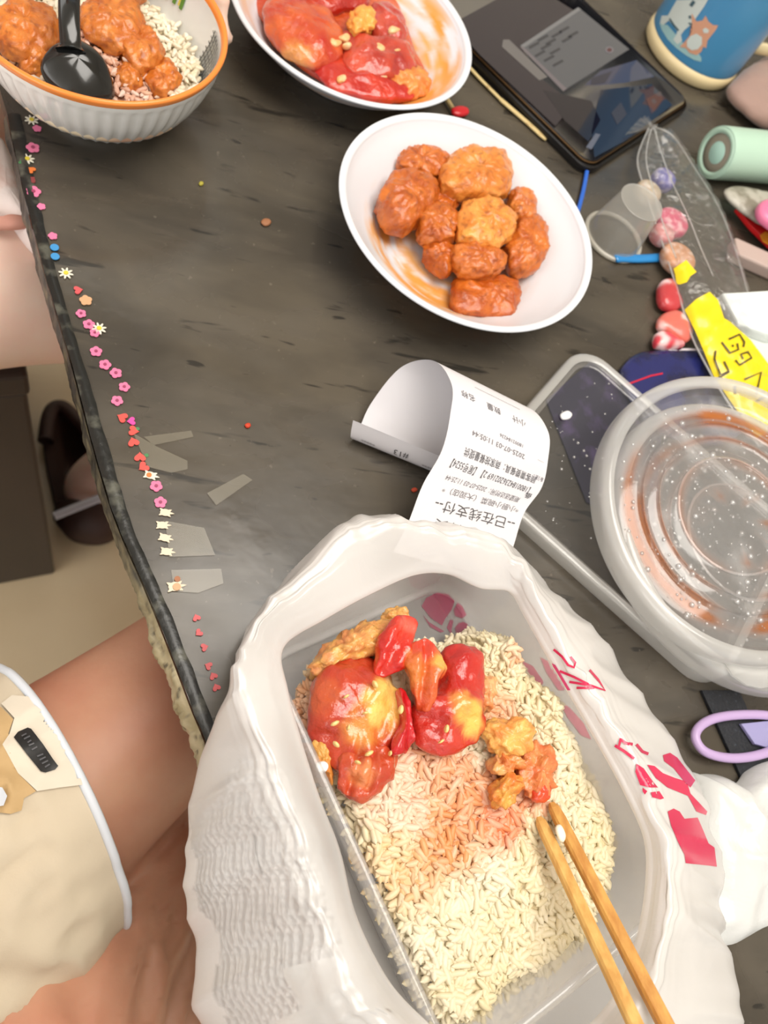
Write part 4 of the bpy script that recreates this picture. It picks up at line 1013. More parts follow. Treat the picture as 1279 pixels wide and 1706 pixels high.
def img(name, px, col, e, dz=.0002):  # reflections in the dark glass, painted as flat, faintly glowing shapes
    m = pm('painted_reflection', (.01, .01, .012), rough=.05, spec=.7, emit=(*sl(*col), e)) if (col, e) not in _im else _im[col, e]
    _im[col, e] = m
    V = [P(x, y, zS+dz) for x, y in px]; mk(name, V, [tuple(range(len(V)))], m, tab, smooth_sh=False)
_im = {}
img('painted_reflection', [(752, 40), (880, -30), (960, 20), (868, 78), (900, 130), (955, 172), (925, 210), (800, 92)], (84, 68, 70), .35, .0001)
img('painted_reflection', [(866, 76), (963, 12), (1048, 82), (940, 150)], (132, 130, 128), .5, .0002)
img('painted_reflection', [(963, 12), (968, 16), (872, 80), (867, 76)], (180, 176, 170), .5, .0004)
img('painted_reflection', [(838, 66), (848, 66), (912, 128), (898, 134), (836, 78)], (160, 150, 140), .55, .0003)
img('painted_reflection', [(866, 78), (872, 78), (944, 148), (938, 152)], (176, 160, 158), .45, .0004)
img('painted_reflection', [(973, 142), (1000, 118), (1060, 100), (1090, 128), (1040, 138), (1000, 142)], (104, 104, 130), .4, .0003)
img('painted_reflection', [(985, 130), (1020, 118), (1008, 138), (984, 142)], (70, 66, 84), .4, .0005)
img('painted_reflection', [(905, 150), (985, 168), (1000, 200), (980, 236), (940, 200)], (52, 40, 44), .4, .0002)
img('painted_reflection', [(1000, 150), (1085, 140), (1120, 175), (1040, 235), (990, 262), (985, 220)], (36, 44, 66), .45, .0002)
img('painted_reflection', [(1076, 165), (1100, 152), (1104, 165), (1085, 190)], (110, 70, 66), .4, .0004)
img('painted_reflection', [(1018, 188), (1034, 170), (1044, 190), (1028, 208)], (96, 84, 84), .4, .0004)
img('painted_reflection', [(976, 245), (992, 222), (1000, 224), (985, 249)], (150, 148, 156), .5, .0004)
for i, (x, y) in enumerate(((880, 78), (890, 92), (900, 80), (905, 100), (915, 88), (920, 108), (895, 66), (918, 60), (930, 52), (935, 68), (945, 60), (908, 72))):
    img('painted_reflection_text', [(x, y), (x+16, y-9), (x+19, y-6), (x+3, y+3)], (84, 82, 84), .4, .0005)
for r_, c_ in ((7, (170, 160, 160)), (4, (120, 50, 50))):
    img('painted_reflection_spot', [(1015+r_*math.cos(t), 83+r_*.8*math.sin(t)) for t in np.linspace(0, 6.28, 20)[:-1]], c_, .5, .0005+.0001*(7-r_))

# ================================================================== insulated bottle
TB = (.4175, .6765); TR = .047
M['cream'] = pm('cream_plastic', sl(226, 206, 160), rough=.4); M['blue'] = pm('blue_bottle_paint', sl(74, 140, 184), rough=.3, coat=.3); M['bluedark'] = pm('bottle_dark_seam', sl(46, 66, 86), rough=.5)
bo = thing('insulated_bottle', (TB[0], TB[1], TAB), 'blue insulated bottle with a cream base ring and cartoon animals, behind the tablet', 'bottle')
V, F = lathe([(0, .0005), (TR-.003, .0005), (TR-.0005, .003), (TR+.0002, .008), (TR-.0008, .0135), (TR-.004, .0135)], (TB[0], TB[1], TAB), 96); mk('base_ring', V, F, M['cream'], bo)
V, F = lathe(dense([(TR-.004, .0134), (TR-.0018, .0145), (TR-.0008, .018), (TR-.0008, .06), (TR-.001, .13), (TR-.006, .15), (TR-.014, .16), (0, .16)], 50), (TB[0], TB[1], TAB), 96); mk('body', V, F, M['blue'], bo)
bb = BVHTree.FromPolygons(V, F)
V, F = lathe(dense([(TR-.013, .158), (TR-.013, .185), (TR-.018, .19), (0, .19)], 20), (TB[0], TB[1], TAB), 64); mk('cap', V, F, M['cream'], bo)
hd = Vector((.9, -.1, 0)).normalized(); hb = Vector((TB[0], TB[1], TAB))+hd*(TR-.004)
V, F = tube(crom([hb+Vector((0, 0, .105)), hb+hd*.028+Vector((0, 0, .10)), hb+hd*.034+Vector((0, 0, .065)), hb+hd*.030+Vector((0, 0, .038)), hb+hd*.012+Vector((0, 0, .030)), hb+Vector((0, 0, .030))], 40), .0055, 12, flat=.6, upv=(hd.y, -hd.x, 0)); mk('handle', V, F, M['cream'], bo)
pastel = {k: pm('bottle_print', v, rough=.4) for k, v in dict(mint=sl(158, 196, 198), white=sl(206, 214, 208), orange=sl(214, 158, 128), dark=sl(70, 96, 104), pink=sl(220, 140, 130)).items()}
def bprint(name, px, col, off): V, F = decal(bb, px, off, 8); mk(name, V, F, pastel[col], bo)
bprint('ground_print', [(1098, 38), (1102, 50), (1112, 66), (1126, 80), (1142, 92), (1156, 100), (1168, 103), (1168, 96), (1164, 90), (1150, 82), (1136, 70), (1126, 58), (1112, 42)], 'mint', .0003)
bprint('white_animal_print', [(1127, 0), (1180, -2), (1172, 12), (1162, 26), (1152, 40), (1140, 50), (1134, 58), (1136, 68), (1128, 74), (1121, 66), (1126, 58), (1128, 52), (1114, 34), (1104, 42), (1099, 38), (1102, 26), (1112, 26), (1120, 12)], 'white', .0005)
bprint('fox_body_print', [(1152, 22), (1160, 36), (1170, 34), (1175, 26), (1180, 36), (1188, 42), (1196, 42), (1192, 50), (1184, 60), (1178, 68), (1176, 80), (1171, 78), (1168, 86), (1160, 92), (1148, 88), (1142, 80), (1132, 78), (1140, 70), (1148, 60), (1154, 48), (1152, 36)], 'orange', .0006)
bprint('fox_belly_print', [(1150, 60), (1160, 56), (1169, 62), (1169, 74), (1162, 82), (1152, 84), (1144, 78), (1144, 68)], 'white', .0009)
bprint('fox_face_print', [(1170, 49), (1175, 46), (1181, 50), (1179, 55), (1172, 55)], 'white', .0009)
bprint('animal_line_print', stroke([(1115, 31), (1122, 42), (1130, 51)], 3), 'dark', .0009); bprint('animal_line_print', stroke([(1147, 38), (1152, 42)], 3), 'dark', .0009); bprint('animal_line_print', stroke([(1148, 26), (1150, 31)], 4), 'dark', .0009); bprint('animal_line_print', stroke([(1156, 2), (1150, 10)], 6), 'dark', .0009)

# taupe pouch beside the bottle
M['taupe'] = pm('taupe_pouch_cloth', sl(158, 128, 116), rough=.7, bump=(120, .3, .002), sheen=.3)
V, F = pillow([P(x, y, .012) for x, y in ((1212, 148), (1235, 122), (1270, 100), (1330, 70), (1400, 110), (1400, 190), (1330, 225), (1279, 212), (1240, 185))], .016, .0115, 14, 80, .004, 45, 3)
o = normals_out(mk('soft_pouch', V, F, M['taupe'], base=P(1300, 150, 0))); tag(o, 'taupe soft pouch slumped between the blue bottle and the mint cylinder', 'pouch')
# mint cylinder
M['mint'] = pm('mint_plastic', sl(176, 206, 186), rough=.35); M['mintgrey'] = pm('grey_end_ring', sl(150, 142, 126), rough=.5); M['mintpale'] = pm('pale_mint_plug', sl(176, 214, 200), rough=.3)
ma = Vector((.965, .262, 0)).normalized(); mc = Vector((.3985, .5225, TAB+.0202))
mt = thing('mint_cylinder', mc, 'mint green plastic cylinder lying down, grey ring round its end plug', 'tube')
V, F = lathe(dense([(.0145, .0012), (.0165, 0), (.0188, .001), (.02, .004), (.02, .03), (.02, .17), (.0185, .175), (0, .175)], 60), mc, 72, ma); mk('body', V, F, M['mint'], mt)
V, F = lathe([(.0085, .0018), (.0148, .0016), (.0150, .003)], mc, 48, ma); mk('end_ring', V, F, M['mintgrey'], mt)
V, F = lathe([(0, .0004), (.007, .0006), (.0088, .002)], mc, 48, ma); mk('end_plug', V, F, M['mintpale'], mt)

# ================================================================== clear sweet wrapper with yellow print
M['wrap'] = film('clear_wrapper_film', (.9, .92, .9), clear=.965, rough=.04, gloss=1.0, bump=(55, .9, .004, 1.0), transl=.4)
wr = thing('sweet_wrapper', P(1180, 450, 0), 'long clear sweet wrapper with a twisted end and a yellow lettered strip', 'wrapper')
LE = [(1080, 214), (1062, 262), (1070, 305), (1088, 360), (1108, 420), (1130, 490), (1152, 560), (1185, 625), (1225, 690), (1265, 745)]
RE = [(1092, 212), (1122, 228), (1160, 285), (1192, 335), (1214, 385), (1232, 440), (1252, 505), (1290, 570), (1345, 640), (1400, 700)]
nl, nw = 90, 30
Lr = crom([P(x, y, .010) for x, y in LE], nl); Rr = crom([P(x, y, .010) for x, y in RE], nl); V = []
for side in (1, -1):
    for i in range(nl):
        f = i/(nl-1); puff = .010*smooth(0, .12, f)*(1-.45*smooth(.5, 1, f))
        for k in range(nw):
            t = k/(nw-1); q = Vector(Lr[i]).lerp(Vector(Rr[i]), t); w = math.sqrt(max(0, 1-(2*t-1)**2))
            z = side*puff*w+(.0022*ridge(noise.noise(q*75))*w+.001*noise.noise(q*200) if side == 1 else 0)
            if i == 0: z += .003*math.sin(k*2)
            V.append(Vector((q.x, q.y, max(TAB+.0004, TAB+.010+z))))
F = gridfaces(nl, nw)+[tuple(reversed(f)) for f in gridfaces(nl, nw, off=nl*nw)]
mk('film', V, F, M['wrap'], wr); wb = BVHTree.FromPolygons(V[:nl*nw], gridfaces(nl, nw))
M['seam'] = film('wrapper_seam', (.9, .9, .88), clear=.55, rough=.1, gloss=2.0)
for pts_, r_ in ((LE, .0007), (RE, .0006), ([(1090, 214), (1100, 250), (1118, 300), (1146, 360), (1166, 410), (1188, 460)], .0005), ([(1084, 216), (1076, 262), (1086, 310), (1104, 372), (1126, 430)], .0005)):
    V_, F_ = tube(crom([P(x, y, .0205 if pts_ not in (LE, RE) else .011) for x, y in pts_], 60), r_, 6); mk('fold_line', V_, F_, M['seam'], wr)
Vt = []
fan = [(1040, 226), (1052, 212), (1066, 198), (1080, 198), (1096, 212)]
for k in range(25):
    f = k/24; a = Vector(P(1082+10*f, 214-2*f, .012)); ff = crom([P(x, y, .016) for x, y in fan], 25)[k]
    for j in range(6): q = a.lerp(Vector(ff), j/5); Vt.append(q+Vector((0, 0, .0025*math.sin(k*1.9)*j/5)))
mk('twisted_end', Vt, gridfaces(25, 6), M['wrap'], wr)
M['yellow'] = pm('yellow_wrapper_ink', sl(236, 210, 20), rough=.3, coat=.3); M['brownink'] = pm('brown_wrapper_ink', sl(66, 50, 14), rough=.4)
yp = [decal(wb, [(1109, 456), (1143, 433), (1160, 453), (1150, 460), (1144, 470), (1132, 474), (1123, 486)], .0008, 8),
      decal(wb, [(1140, 516), (1160, 498), (1182, 486), (1196, 500), (1206, 530), (1216, 536), (1250, 566), (1290, 620), (1330, 690), (1260, 730), (1212, 662), (1188, 625), (1172, 585), (1158, 552)], .0008, 10)]
mk('yellow_print', *join(*yp), M['yellow'], wr)
# letters of the strip: a rotated reading of GG, N, U and one further sign
LT = [[(1202, 570), (1216, 588), (1230, 582), (1228, 572)], [(1214, 565), (1232, 557), (1240, 570), (1238, 578)], [(1219, 575), (1222, 577)],
      [(1225, 600), (1232, 608), (1252, 596), (1246, 586), (1234, 590), (1238, 598)],
      [(1240, 632), (1268, 620), (1260, 656), (1274, 652)], [(1260, 668), (1278, 660), (1290, 670)],
      [(1192, 584), (1190, 598), (1200, 624), (1214, 618), (1206, 602)], [(1196, 630), (1215, 619)], [(1224, 642), (1225, 656)], [(1196, 630), (1199, 628)]]
lt = [decal(wb, stroke(p, 3.2), .0016, 6) for p in LT]
mk('brown_lettering', *join(*lt), M['brownink'], wr)
# sweets inside
SW = [((1104, 300), 15, sl(112, 108, 166), 'violet round sweet near the twisted end of the clear wrapper'), ((1078, 322), 17, sl(176, 160, 138), 'tan round sweet beside the violet one in the wrapper'),
      ((1118, 372), 21, sl(206, 96, 122), 'pink round sweet in the middle of the clear wrapper'), ((1102, 392), 15, sl(190, 130, 130), 'dull rose sweet touching the pink one in the wrapper'), ((1128, 432), 23, sl(196, 142, 106), 'orange-tan round sweet next to the yellow strip of the wrapper')]
M['sweet'] = pm('sugar_sweet', None, rough=.45, attr=True, sss=.3, bump=(300, .4, .001))
for (x, y), r, col, lab in SW:
    c = P(x, y, .009); R = (P(x+r, y, .009)-c).length
    V, F = lathe(dense([(0, -.0055), (R*.8, -.0055), (R, -.002), (R, .002), (R*.85, .0048), (R*.4, .0058), (0, .006)], 24), c, 40)
    o = mk('round_sweet', V, F, M['sweet'], base=c-Vector((0, 0, .0055)), cols=[mixc(col, (.8, .75, .72), .5*smooth(-.1, .4, fbm(v, 200, 2))) for v in V]); tag(o, lab, 'sweet', 'sweets in the clear wrapper')
# gummies
GM_ = [([(1100, 470), (1118, 468), (1128, 490), (1135, 512), (1118, 520), (1100, 510), (1095, 490)], sl(190, 60, 66), 'red gummy fruit nearest the orange-tan sweet'),
       ([(1098, 528), (1120, 518), (1142, 530), (1152, 556), (1140, 572), (1110, 556), (1094, 545)], sl(216, 110, 96), 'pale topped coral gummy fruit in the middle of the three'),
       ([(1092, 556), (1110, 558), (1138, 574), (1130, 580), (1096, 580), (1088, 570)], sl(214, 66, 82), 'bright red gummy fruit beside the blue packet')]
for px, col, lab in GM_:
    V, F = pillow(blobs(px, .006), .006, .0055, 10, 50, .001, 90, 2)
    o = normals_out(mk('gummy_fruit', V, F, pm('gummy', None, rough=.3, attr=True, sss=.4, coat=.4), base=P(*px[0], 0), cols=[mixc(col, sl(244, 220, 220), .85*smooth(.0, .3, fbm(v, 70, 2))) for v in V])); tag(o, lab, 'sweet', 'red gummy fruits')
# blue packet
M['bluepack'] = pm('dark_blue_packet_foil', sl(26, 34, 96), rough=.25, coat=.5, var=(40, sl(14, 16, 40), .42, .62), bump=(40, .3, .003)); M['redline'] = pm('red_packet_line', sl(190, 30, 60), rough=.3); M['whiteline'] = pm('white_packet_edge', sl(206, 200, 206), rough=.4)
bp = thing('foil_packet', P(1120, 620, 0), 'dark blue foil packet with a red line, under the yellow wrapper and clear lids', 'packet')
V, F = pillow([P(x, y, .003) for x, y in ((1030, 622), (1060, 590), (1100, 584), (1180, 582), (1240, 600), (1270, 680), (1200, 740), (1090, 720), (1050, 670))], .003, .0026, 8, 70, .001, 60, 1, 4); mk('pouch', V, F, M['bluepack'], bp); pb = BVHTree.FromPolygons(V, F)
for name, pl, w, m_ in (('red_line_print', [(1040, 642), (1062, 634), (1084, 626), (1104, 622)], 3, 'redline'), ('white_edge', [(1088, 582), (1130, 582), (1172, 582)], 4, 'whiteline')):
    V, F = decal(pb, stroke(pl, w), .0005, 8)
    if F: mk(name, V, F, M[m_], bp)

# ---- small clear cup, picks, splinters
M['cup'] = film('small_cup_plastic', (.80, .79, .74), clear=.62, rough=.15, gloss=.6, transl=.4); M['cuprim'] = film('small_cup_rim', (.86, .83, .74), clear=.25, rough=.2, gloss=.6)
cc = Vector((.300, .4195, TAB)); cu = thing('sauce_cup', cc, 'small clear plastic cup upside down beside the sweet wrapper', 'cup')
V, F = lathe(dense([(.0215, .002), (.0212, .004), (.0165, .034), (.0155, .036), (0, .036)], 30), cc, 60); mk('wall', V, F, M['cup'], cu)
V, F = tube([cc+Vector((.0225*math.cos(t), .0225*math.sin(t), .002)) for t in np.linspace(0, 2*math.pi, 61)[:-1]], .0017, 10, closed=True); mk('rim', V, F, M['cuprim'], cu)
M['bluepl'] = pm('bright_blue_plastic', sl(44, 100, 200), rough=.3); M['bluepl2'] = pm('sky_blue_plastic', sl(40, 130, 196), rough=.3)
V, F = tube(crom([P(978, 282, .003), P(972, 315, .003), P(963, 350, .003), P(955, 375, .003)], 12), .0017, 10, flat=.6); o = mk('plastic_pick', V, F, M['bluepl'], base=P(972, 315)); tag(o, 'thin royal blue plastic stick between the chicken bowl and the tablet', 'stick')
V, F = tube(crom([P(1024, 431, .003), P(1034, 430, .003), P(1060, 431, .003), P(1088, 430, .003), P(1110, 428, .003)], 24), [.002, .0034]+[.0036]*22, 12, flat=.55); o = mk('plastic_pick', V, F, M['bluepl2'], base=P(1060, 431)); tag(o, 'flat sky blue plastic stick below the small clear cup', 'stick')
M['splint'] = pm('split_bamboo', sl(206, 184, 130), rough=.6, var=(90, sl(150, 110, 60), .6, .75))
V, F = tube(crom([P(778, 108, .002), P(800, 132, .002), P(826, 158, .002), P(836, 168, .002)], 14), [.0018]*12+[.0024, .0016], 8, flat=.5); o = mk('wooden_splint', V, F, M['splint'], base=P(805, 138)); tag(o, 'pale bamboo skewer half tucked under the tomato bowl', 'skewer')
V, F = tube(crom([P(836, 168, .002), P(850, 180, .002), P(880, 206, .002), P(909, 233, .002)], 16), [.0022]+[.0023]*13+[.0018, .0014], 8, flat=.5); o = mk('wooden_splint', V, F, M['splint'], base=P(870, 200)); tag(o, 'pale bamboo skewer half with its tip beside the tablet case', 'skewer')
rp = thing('toothpick', P(755, 178, 0), 'small wooden pick with a red end, between the two white plastic bowls', 'pick')
V, F = tube([P(735, 150, .003), P(748, 172, .003), P(754, 182, .003)], .0018, 8); mk('shaft', V, F, M['splint'], rp)
V, F = pillow([P(x, y, .003) for x, y in ((752, 182), (764, 178), (778, 181), (780, 190), (766, 194), (754, 190))], .0025, .0026, 8, 28); mk('red_end', V, F, pm('red_plastic', sl(196, 30, 40), rough=.3), rp)

# ---- things along the far side by the mint cylinder
M['redpk'] = pm('red_packet_paper', sl(206, 22, 26), rough=.35, coat=.3)
rk = thing('red_packet', P(1255, 395, 0), 'flat red paper packet with a gold mark, under the pink stick', 'packet')
V, F = slab([P(x, y, 0) for x, y in ((1216, 358), (1242, 364), (1330, 400), (1370, 440), (1300, 440), (1272, 420), (1240, 388))], TAB+.004, TAB+.008, .0008); mk('sleeve', V, F, M['redpk'], rk, smooth_sh=False)
V, F = slab([P(x, y, .008) for x, y in ((1266, 392), (1274, 386), (1284, 392), (1290, 402), (1280, 408), (1270, 402))], TAB+.0078, TAB+.0084); mk('gold_mark', V, F, pm('gold_ink', sl(226, 150, 40), rough=.35), rk, smooth_sh=False)
M['greywh'] = pm('greyish_wrapper', sl(176, 172, 160), rough=.4, bump=(60, .5, .004), var=(70, sl(130, 124, 110), .45, .6)); M['pinkst'] = pm('pink_plastic', sl(226, 120, 158), rough=.35)
V, F = pillow([P(x, y, .013) for x, y in ((1206, 322), (1225, 312), (1280, 322), (1340, 340), (1340, 395), (1279, 378), (1240, 356))], .005, .0045, 10, 60, .002, 80, 6); o = normals_out(mk('crumpled_wrapper', V, F, M['greywh'], base=P(1250, 340, 0))); tag(o, 'greyish crumpled wrapper below the mint cylinder', 'wrapper')
V, F = pillow([P(x, y, .024) for x, y in ((1260, 346), (1272, 336), (1300, 340), (1360, 370), (1360, 405), (1300, 388), (1266, 366))], .007, .006, 10, 50, 0, 1, 0, 3); o = mk('pink_stick', V, F, M['pinkst'], base=P(1290, 365, .018)); tag(o, 'rounded pink plastic stick lying on the greyish wrapper', 'stick')
M['eraser'] = pm('greyish_pink_rubber', sl(184, 164, 156), rough=.6)
ec = P(1242, 438, 0); eu = (P(1290, 462, 0)-P(1200, 422, 0)).normalized(); ev = Vector((-eu.y, eu.x, 0))
V, F = box(ec+eu*.012, eu, ev, .062, .018, TAB, TAB+.011); o = bevel(mk('rubber_block', V, F, M['eraser'], base=ec, smooth_sh=False), .002, 3); tag(o, 'greyish pink rubber block lying between the wrapper and the red packet', 'eraser')
# white tissue pack
M['tissue'] = pm('white_tissue_wrap', sl(232, 238, 234), rough=.45, bump=(50, .25, .003))
tp = thing('tissue_pack', P(1270, 550, 0), 'white folded tissue pack beside the yellow strip of the wrapper', 'tissues')
for z0, z1, q in ((.0004, .011, ((1208, 500), (1225, 500), (1380, 490), (1420, 640), (1300, 650), (1240, 575))), (.011, .020, ((1204, 488), (1230, 487), (1370, 478), (1400, 555), (1290, 560), (1232, 540)))):
    V, F = slab([P(x, y, z1) for x, y in q], TAB+z0, TAB+z1, .002); mk('folded_layer', V, F, M['tissue'], tp, smooth_sh=False)

# ---- lilac scissors on a black strap, white sheet
M['lilac'] = pm('lilac_plastic', sl(186, 160, 204), rough=.35); M['lilac2'] = pm('lilac_flat_plastic', sl(150, 146, 190), rough=.4)
sc_ = thing('scissors', P(1260, 1230, 0), 'lilac plastic scissor loop lying over the black strap', 'scissors')
hl = [(1158, 1228), (1166, 1210), (1190, 1197), (1230, 1191), (1280, 1192), (1330, 1204), (1340, 1222), (1310, 1240), (1270, 1256), (1230, 1263), (1195, 1260), (1170, 1249)]
V, F = tube(crom([P(x, y, .007) for x, y in hl], 90, True), .0026, 12, closed=True, flat=.9); mk('finger_loop', V, F, M['lilac'], sc_)
V, F = slab([P(x, y, .004) for x, y in ((1232, 1206), (1290, 1200), (1330, 1212), (1320, 1228), (1275, 1246), (1255, 1240))], TAB+.0028, TAB+.0052, .0006); mk('blade_cover', V, F, M['lilac2'], sc_, smooth_sh=False)
M['strap'] = pm('black_strap_weave', sl(24, 27, 34), rough=.7, bump=(500, .8, .001), var=(420, sl(60, 66, 76), .6, .75))
V, F = slab([P(x, y, .002) for x, y in ((1168, 1150), (1230, 1150), (1300, 1300), (1250, 1330))], TAB+.0003, TAB+.0024, .0004); o = mk('black_strap', V, F, M['strap'], base=P(1225, 1230), smooth_sh=False); tag(o, 'black glittery strap running under the lilac scissor loop', 'strap')
M['sheet'] = film('white_plastic_sheet', (.93, .94, .93), clear=.10, rough=.3, gloss=.5, bump=(40, .5, .004, .6), transl=.35)
SO = [(1150, 1300), (1165, 1290), (1195, 1292), (1222, 1306), (1245, 1284), (1279, 1268), (1360, 1255), (1420, 1400), (1380, 1500), (1279, 1542), (1215, 1574), (1170, 1560), (1150, 1440)]
def sheetfold(q): return .007*ridge(noise.noise(q*22))*.8+.003*ridge(noise.noise(q*50+Vector((4, 0, 0))))
O = [Vector(q) for q in crom([P(x, y, .004) for x, y in SO], 90, True)]; c = sum(O, Vector())/90; V = []
for k in range(31):
    s = k/30
    for q0 in O:
        q = c+(q0-c)*max(s, .003); e = 1-s**6; V.append(Vector((q.x, q.y, TAB+.004+max(-.003, (.008+sheetfold(q))*e+.002*noise.noise(q*80)))))
k = len(V); V += [v-Vector((0, 0, .0006)) for v in V]; F = gridfaces(31, 90, cv=True); F += [tuple(i+k for i in reversed(f)) for f in F]
o = mk('plastic_sheet', V, F, M['sheet'], base=c); tag(o, 'crumpled white plastic sheet between the red printed bag and the scissors', 'plastic sheet')

# ---- crumbs on the table
for x, y, r, col, lab in ((413, 709, 5, (196, 60, 30), 'red chilli flake lying on the bare table top'), (443, 370, 8, (150, 100, 66), 'brown food crumb on the bare table above the scuffs'), (335, 306, 4, (170, 160, 60), 'tiny yellow crumb on the table near the orange-rimmed bowl'), (690, 816, 5, (190, 70, 40), 'orange chilli flake in the shade of the receipt')):
    V, F = pillow([P(x+r*math.cos(t)*1.1, y+r*.8*math.sin(t), .001) for t in (0, 1.1, 2.0, 3.2, 4.3, 5.3)], .001, .001, 6, 20, .0004, 400, x); o = mk('food_crumb', V, F, pm('crumb', sl(*col), rough=.6), base=P(x, y)); tag(o, lab, 'crumb')
# ================================================================== people, stool
def skin(name, col, col2): return pm(name, col, rough=.5, sss=.25, sssr=(1, .35, .2), var=(14, col2, .4, .7), bump=(260, .12, .0008), ssc=.006)
M['skin1'] = skin('light_skin', sl(232, 206, 190), sl(226, 186, 170)); M['skin2'] = skin('tan_skin', sl(206, 156, 128), sl(190, 128, 102))
def limb(pts, radii, n=26, flat=1.0, m=40):
    return tube(crom([np.array(p) for p in pts], m), list(np.array(crom([np.array([r]) for r in radii], m)).ravel()), n, flat=flat)
def ell(c, r, n=24, m=14):
    V = []
    for i in range(m):
        a = math.pi*(i+.5)/m-math.pi/2
        for j in range(n): t = 2*math.pi*j/n; V.append(Vector(c)+Vector((r[0]*math.cos(a)*math.cos(t), r[1]*math.cos(a)*math.sin(t), r[2]*math.sin(a))))
    return V, gridfaces(m, n, cv=True)+[tuple(range(n-1, -1, -1)), tuple((m-1)*n+j for j in range(n))]
Z = lambda x, y, h: Vector((x, y, TAB+h))

# ---- the person by the stool (only a thigh, a foot, clothes and finger tips reach the picture)
th_a, th_b = P(-120, 452, -.10), P(75, 470, -.11)
td = (th_b-th_a).normalized(); knee = th_b+td*.10
hip = th_a-td*.16
foot_c = P(150, 820, -.68)
ank = P(222, 770, -.60)
pel = hip-td*.03+Vector((0, .10, .03))
per1 = thing('person', (pel.x, pel.y, 0), 'seated person in a pale pink checked top, bare thigh by the table, brown slipper', 'person')
sho = pel+Vector((.02, .02, .42))
parts = [limb([hip, th_a, th_b, knee], [.075, .066, .056, .048]), limb([knee, knee.lerp(ank, .35), ank, P(214, 774, -.64)], [.047, .048, .032, .03]),
         limb([P(212, 768, -.63), P(172, 792, -.655), P(148, 822, -.672), P(140, 850, -.69)], [.034, .038, .036, .016], flat=.8),
         limb([hip+Vector((-.05, .18, 0)), th_a+Vector((-.02, .2, -.01)), knee+Vector((.05, .17, -.02)), knee+Vector((.10, .16, -.04))], [.075, .066, .055, .047]),
         limb([knee+Vector((.10, .16, -.04)), knee+Vector((.09, .16, -.3)), Vector((knee.x+.08, knee.y+.18, .06)), Vector((knee.x+.08, knee.y+.10, .035))], [.047, .048, .03, .028]),
         limb([pel, pel+Vector((0, .01, .14)), pel+Vector((0, .01, .30)), sho+Vector((0, 0, .03)), sho+Vector((0, 0, .10))], [.12, .10, .12, .07, .045]),
         ell(sho+Vector((.02, -.01, .19)), (.075, .09, .105)), ell(sho+Vector((.098, -.03, .18)), (.012, .012, .018))]
# arm and hand that hold the ceramic bowl round its far side
def bw(a, r, h): t = math.radians(a); return Vector((B1[0]+r*math.cos(t), B1[1]+r*math.sin(t), TAB+h))
wr1 = bw(104, .118, .030); elb = bw(120, .30, .055)
parts.append(limb([sho+Vector((.02, .1, 0)), sho.lerp(elb, .6)+Vector((0, .03, .03)), elb], [.045, .038, .034]))
parts.append(limb([elb, elb.lerp(wr1, .6), wr1, bw(96, .104, .030)], [.034, .028, .021, .022]))
parts.append(limb([wr1, bw(92, .100, .030), bw(80, .093, .030), bw(72, .091, .030)], [.020, .021, .020, .017]))
for k, (hh, a1) in enumerate(((.047, 40), (.034, 30), (.021, 31), (.010, 40))):
    rr = np.interp(hh, [.0, .05], [.062, .0835])
    parts.append(limb([bw(84, .094, .030+(hh-.030)*.6), bw(70, rr+.010, hh), bw((70+a1)/2, rr+.008, hh), bw(a1, rr+.004, hh)], [.0095, .0088, .0080, .0066], 14, m=20))
parts.append(limb([bw(104, .106, .044), bw(106, .090, .062), bw(108, .070, .064)], [.0105, .0095, .0075], 14, m=18))
o = mk('body', *join(*parts), M['skin1'], per1); remesh(o, .0055, 5)
# clothes: a loose checked top over hip and waist, hem frill over the thigh
M['check'] = pm('pink_checked_cloth', sl(238, 226, 222), rough=.85, var=(26, sl(226, 178, 164), .5, .66), bump=(60, .4, .004), sheen=.2); M['checkband'] = pm('pink_hem_band', sl(206, 150, 134), rough=.85)
cl = [limb([hip+Vector((0, .03, 0)), hip.lerp(th_a, .6)+Vector((0, .01, .0)), P(-40, 330, -.085)], [.10, .088, .070], 40), limb([pel, pel+Vector((0, .01, .15)), pel+Vector((0, .01, .30)), sho], [.145, .125, .135, .10], 40), limb([sho+Vector((.02, .1, 0)), elb+Vector((-.02, .05, .1))], [.06, .055])]
o = mk('top', *join(*cl), M['check'], per1); remesh(o, .008, 4, disp=lambda q: .004*noise.noise(q*28))
V, F = [], []
def frill(px, h, n=60, m=12, name='hem_frill', mat='check', hh=.012):
    O = [P(x, y, h) for x, y in px]; V, F = pillow(O, hh, hh, 10, n, .003, 60, 2, 2.5); o = normals_out(mk(name, V, F, M[mat], per1)); return o
frill([(-60, 225), (-5, 232), (14, 255), (40, 330), (62, 385), (74, 432), (50, 412), (10, 372), (-60, 352)], -.048)
frill([(-60, 352), (0, 366), (28, 362), (52, 368), (46, 376), (20, 382), (-60, 376)], -.038, name='hem_band', mat='checkband', hh=.004)
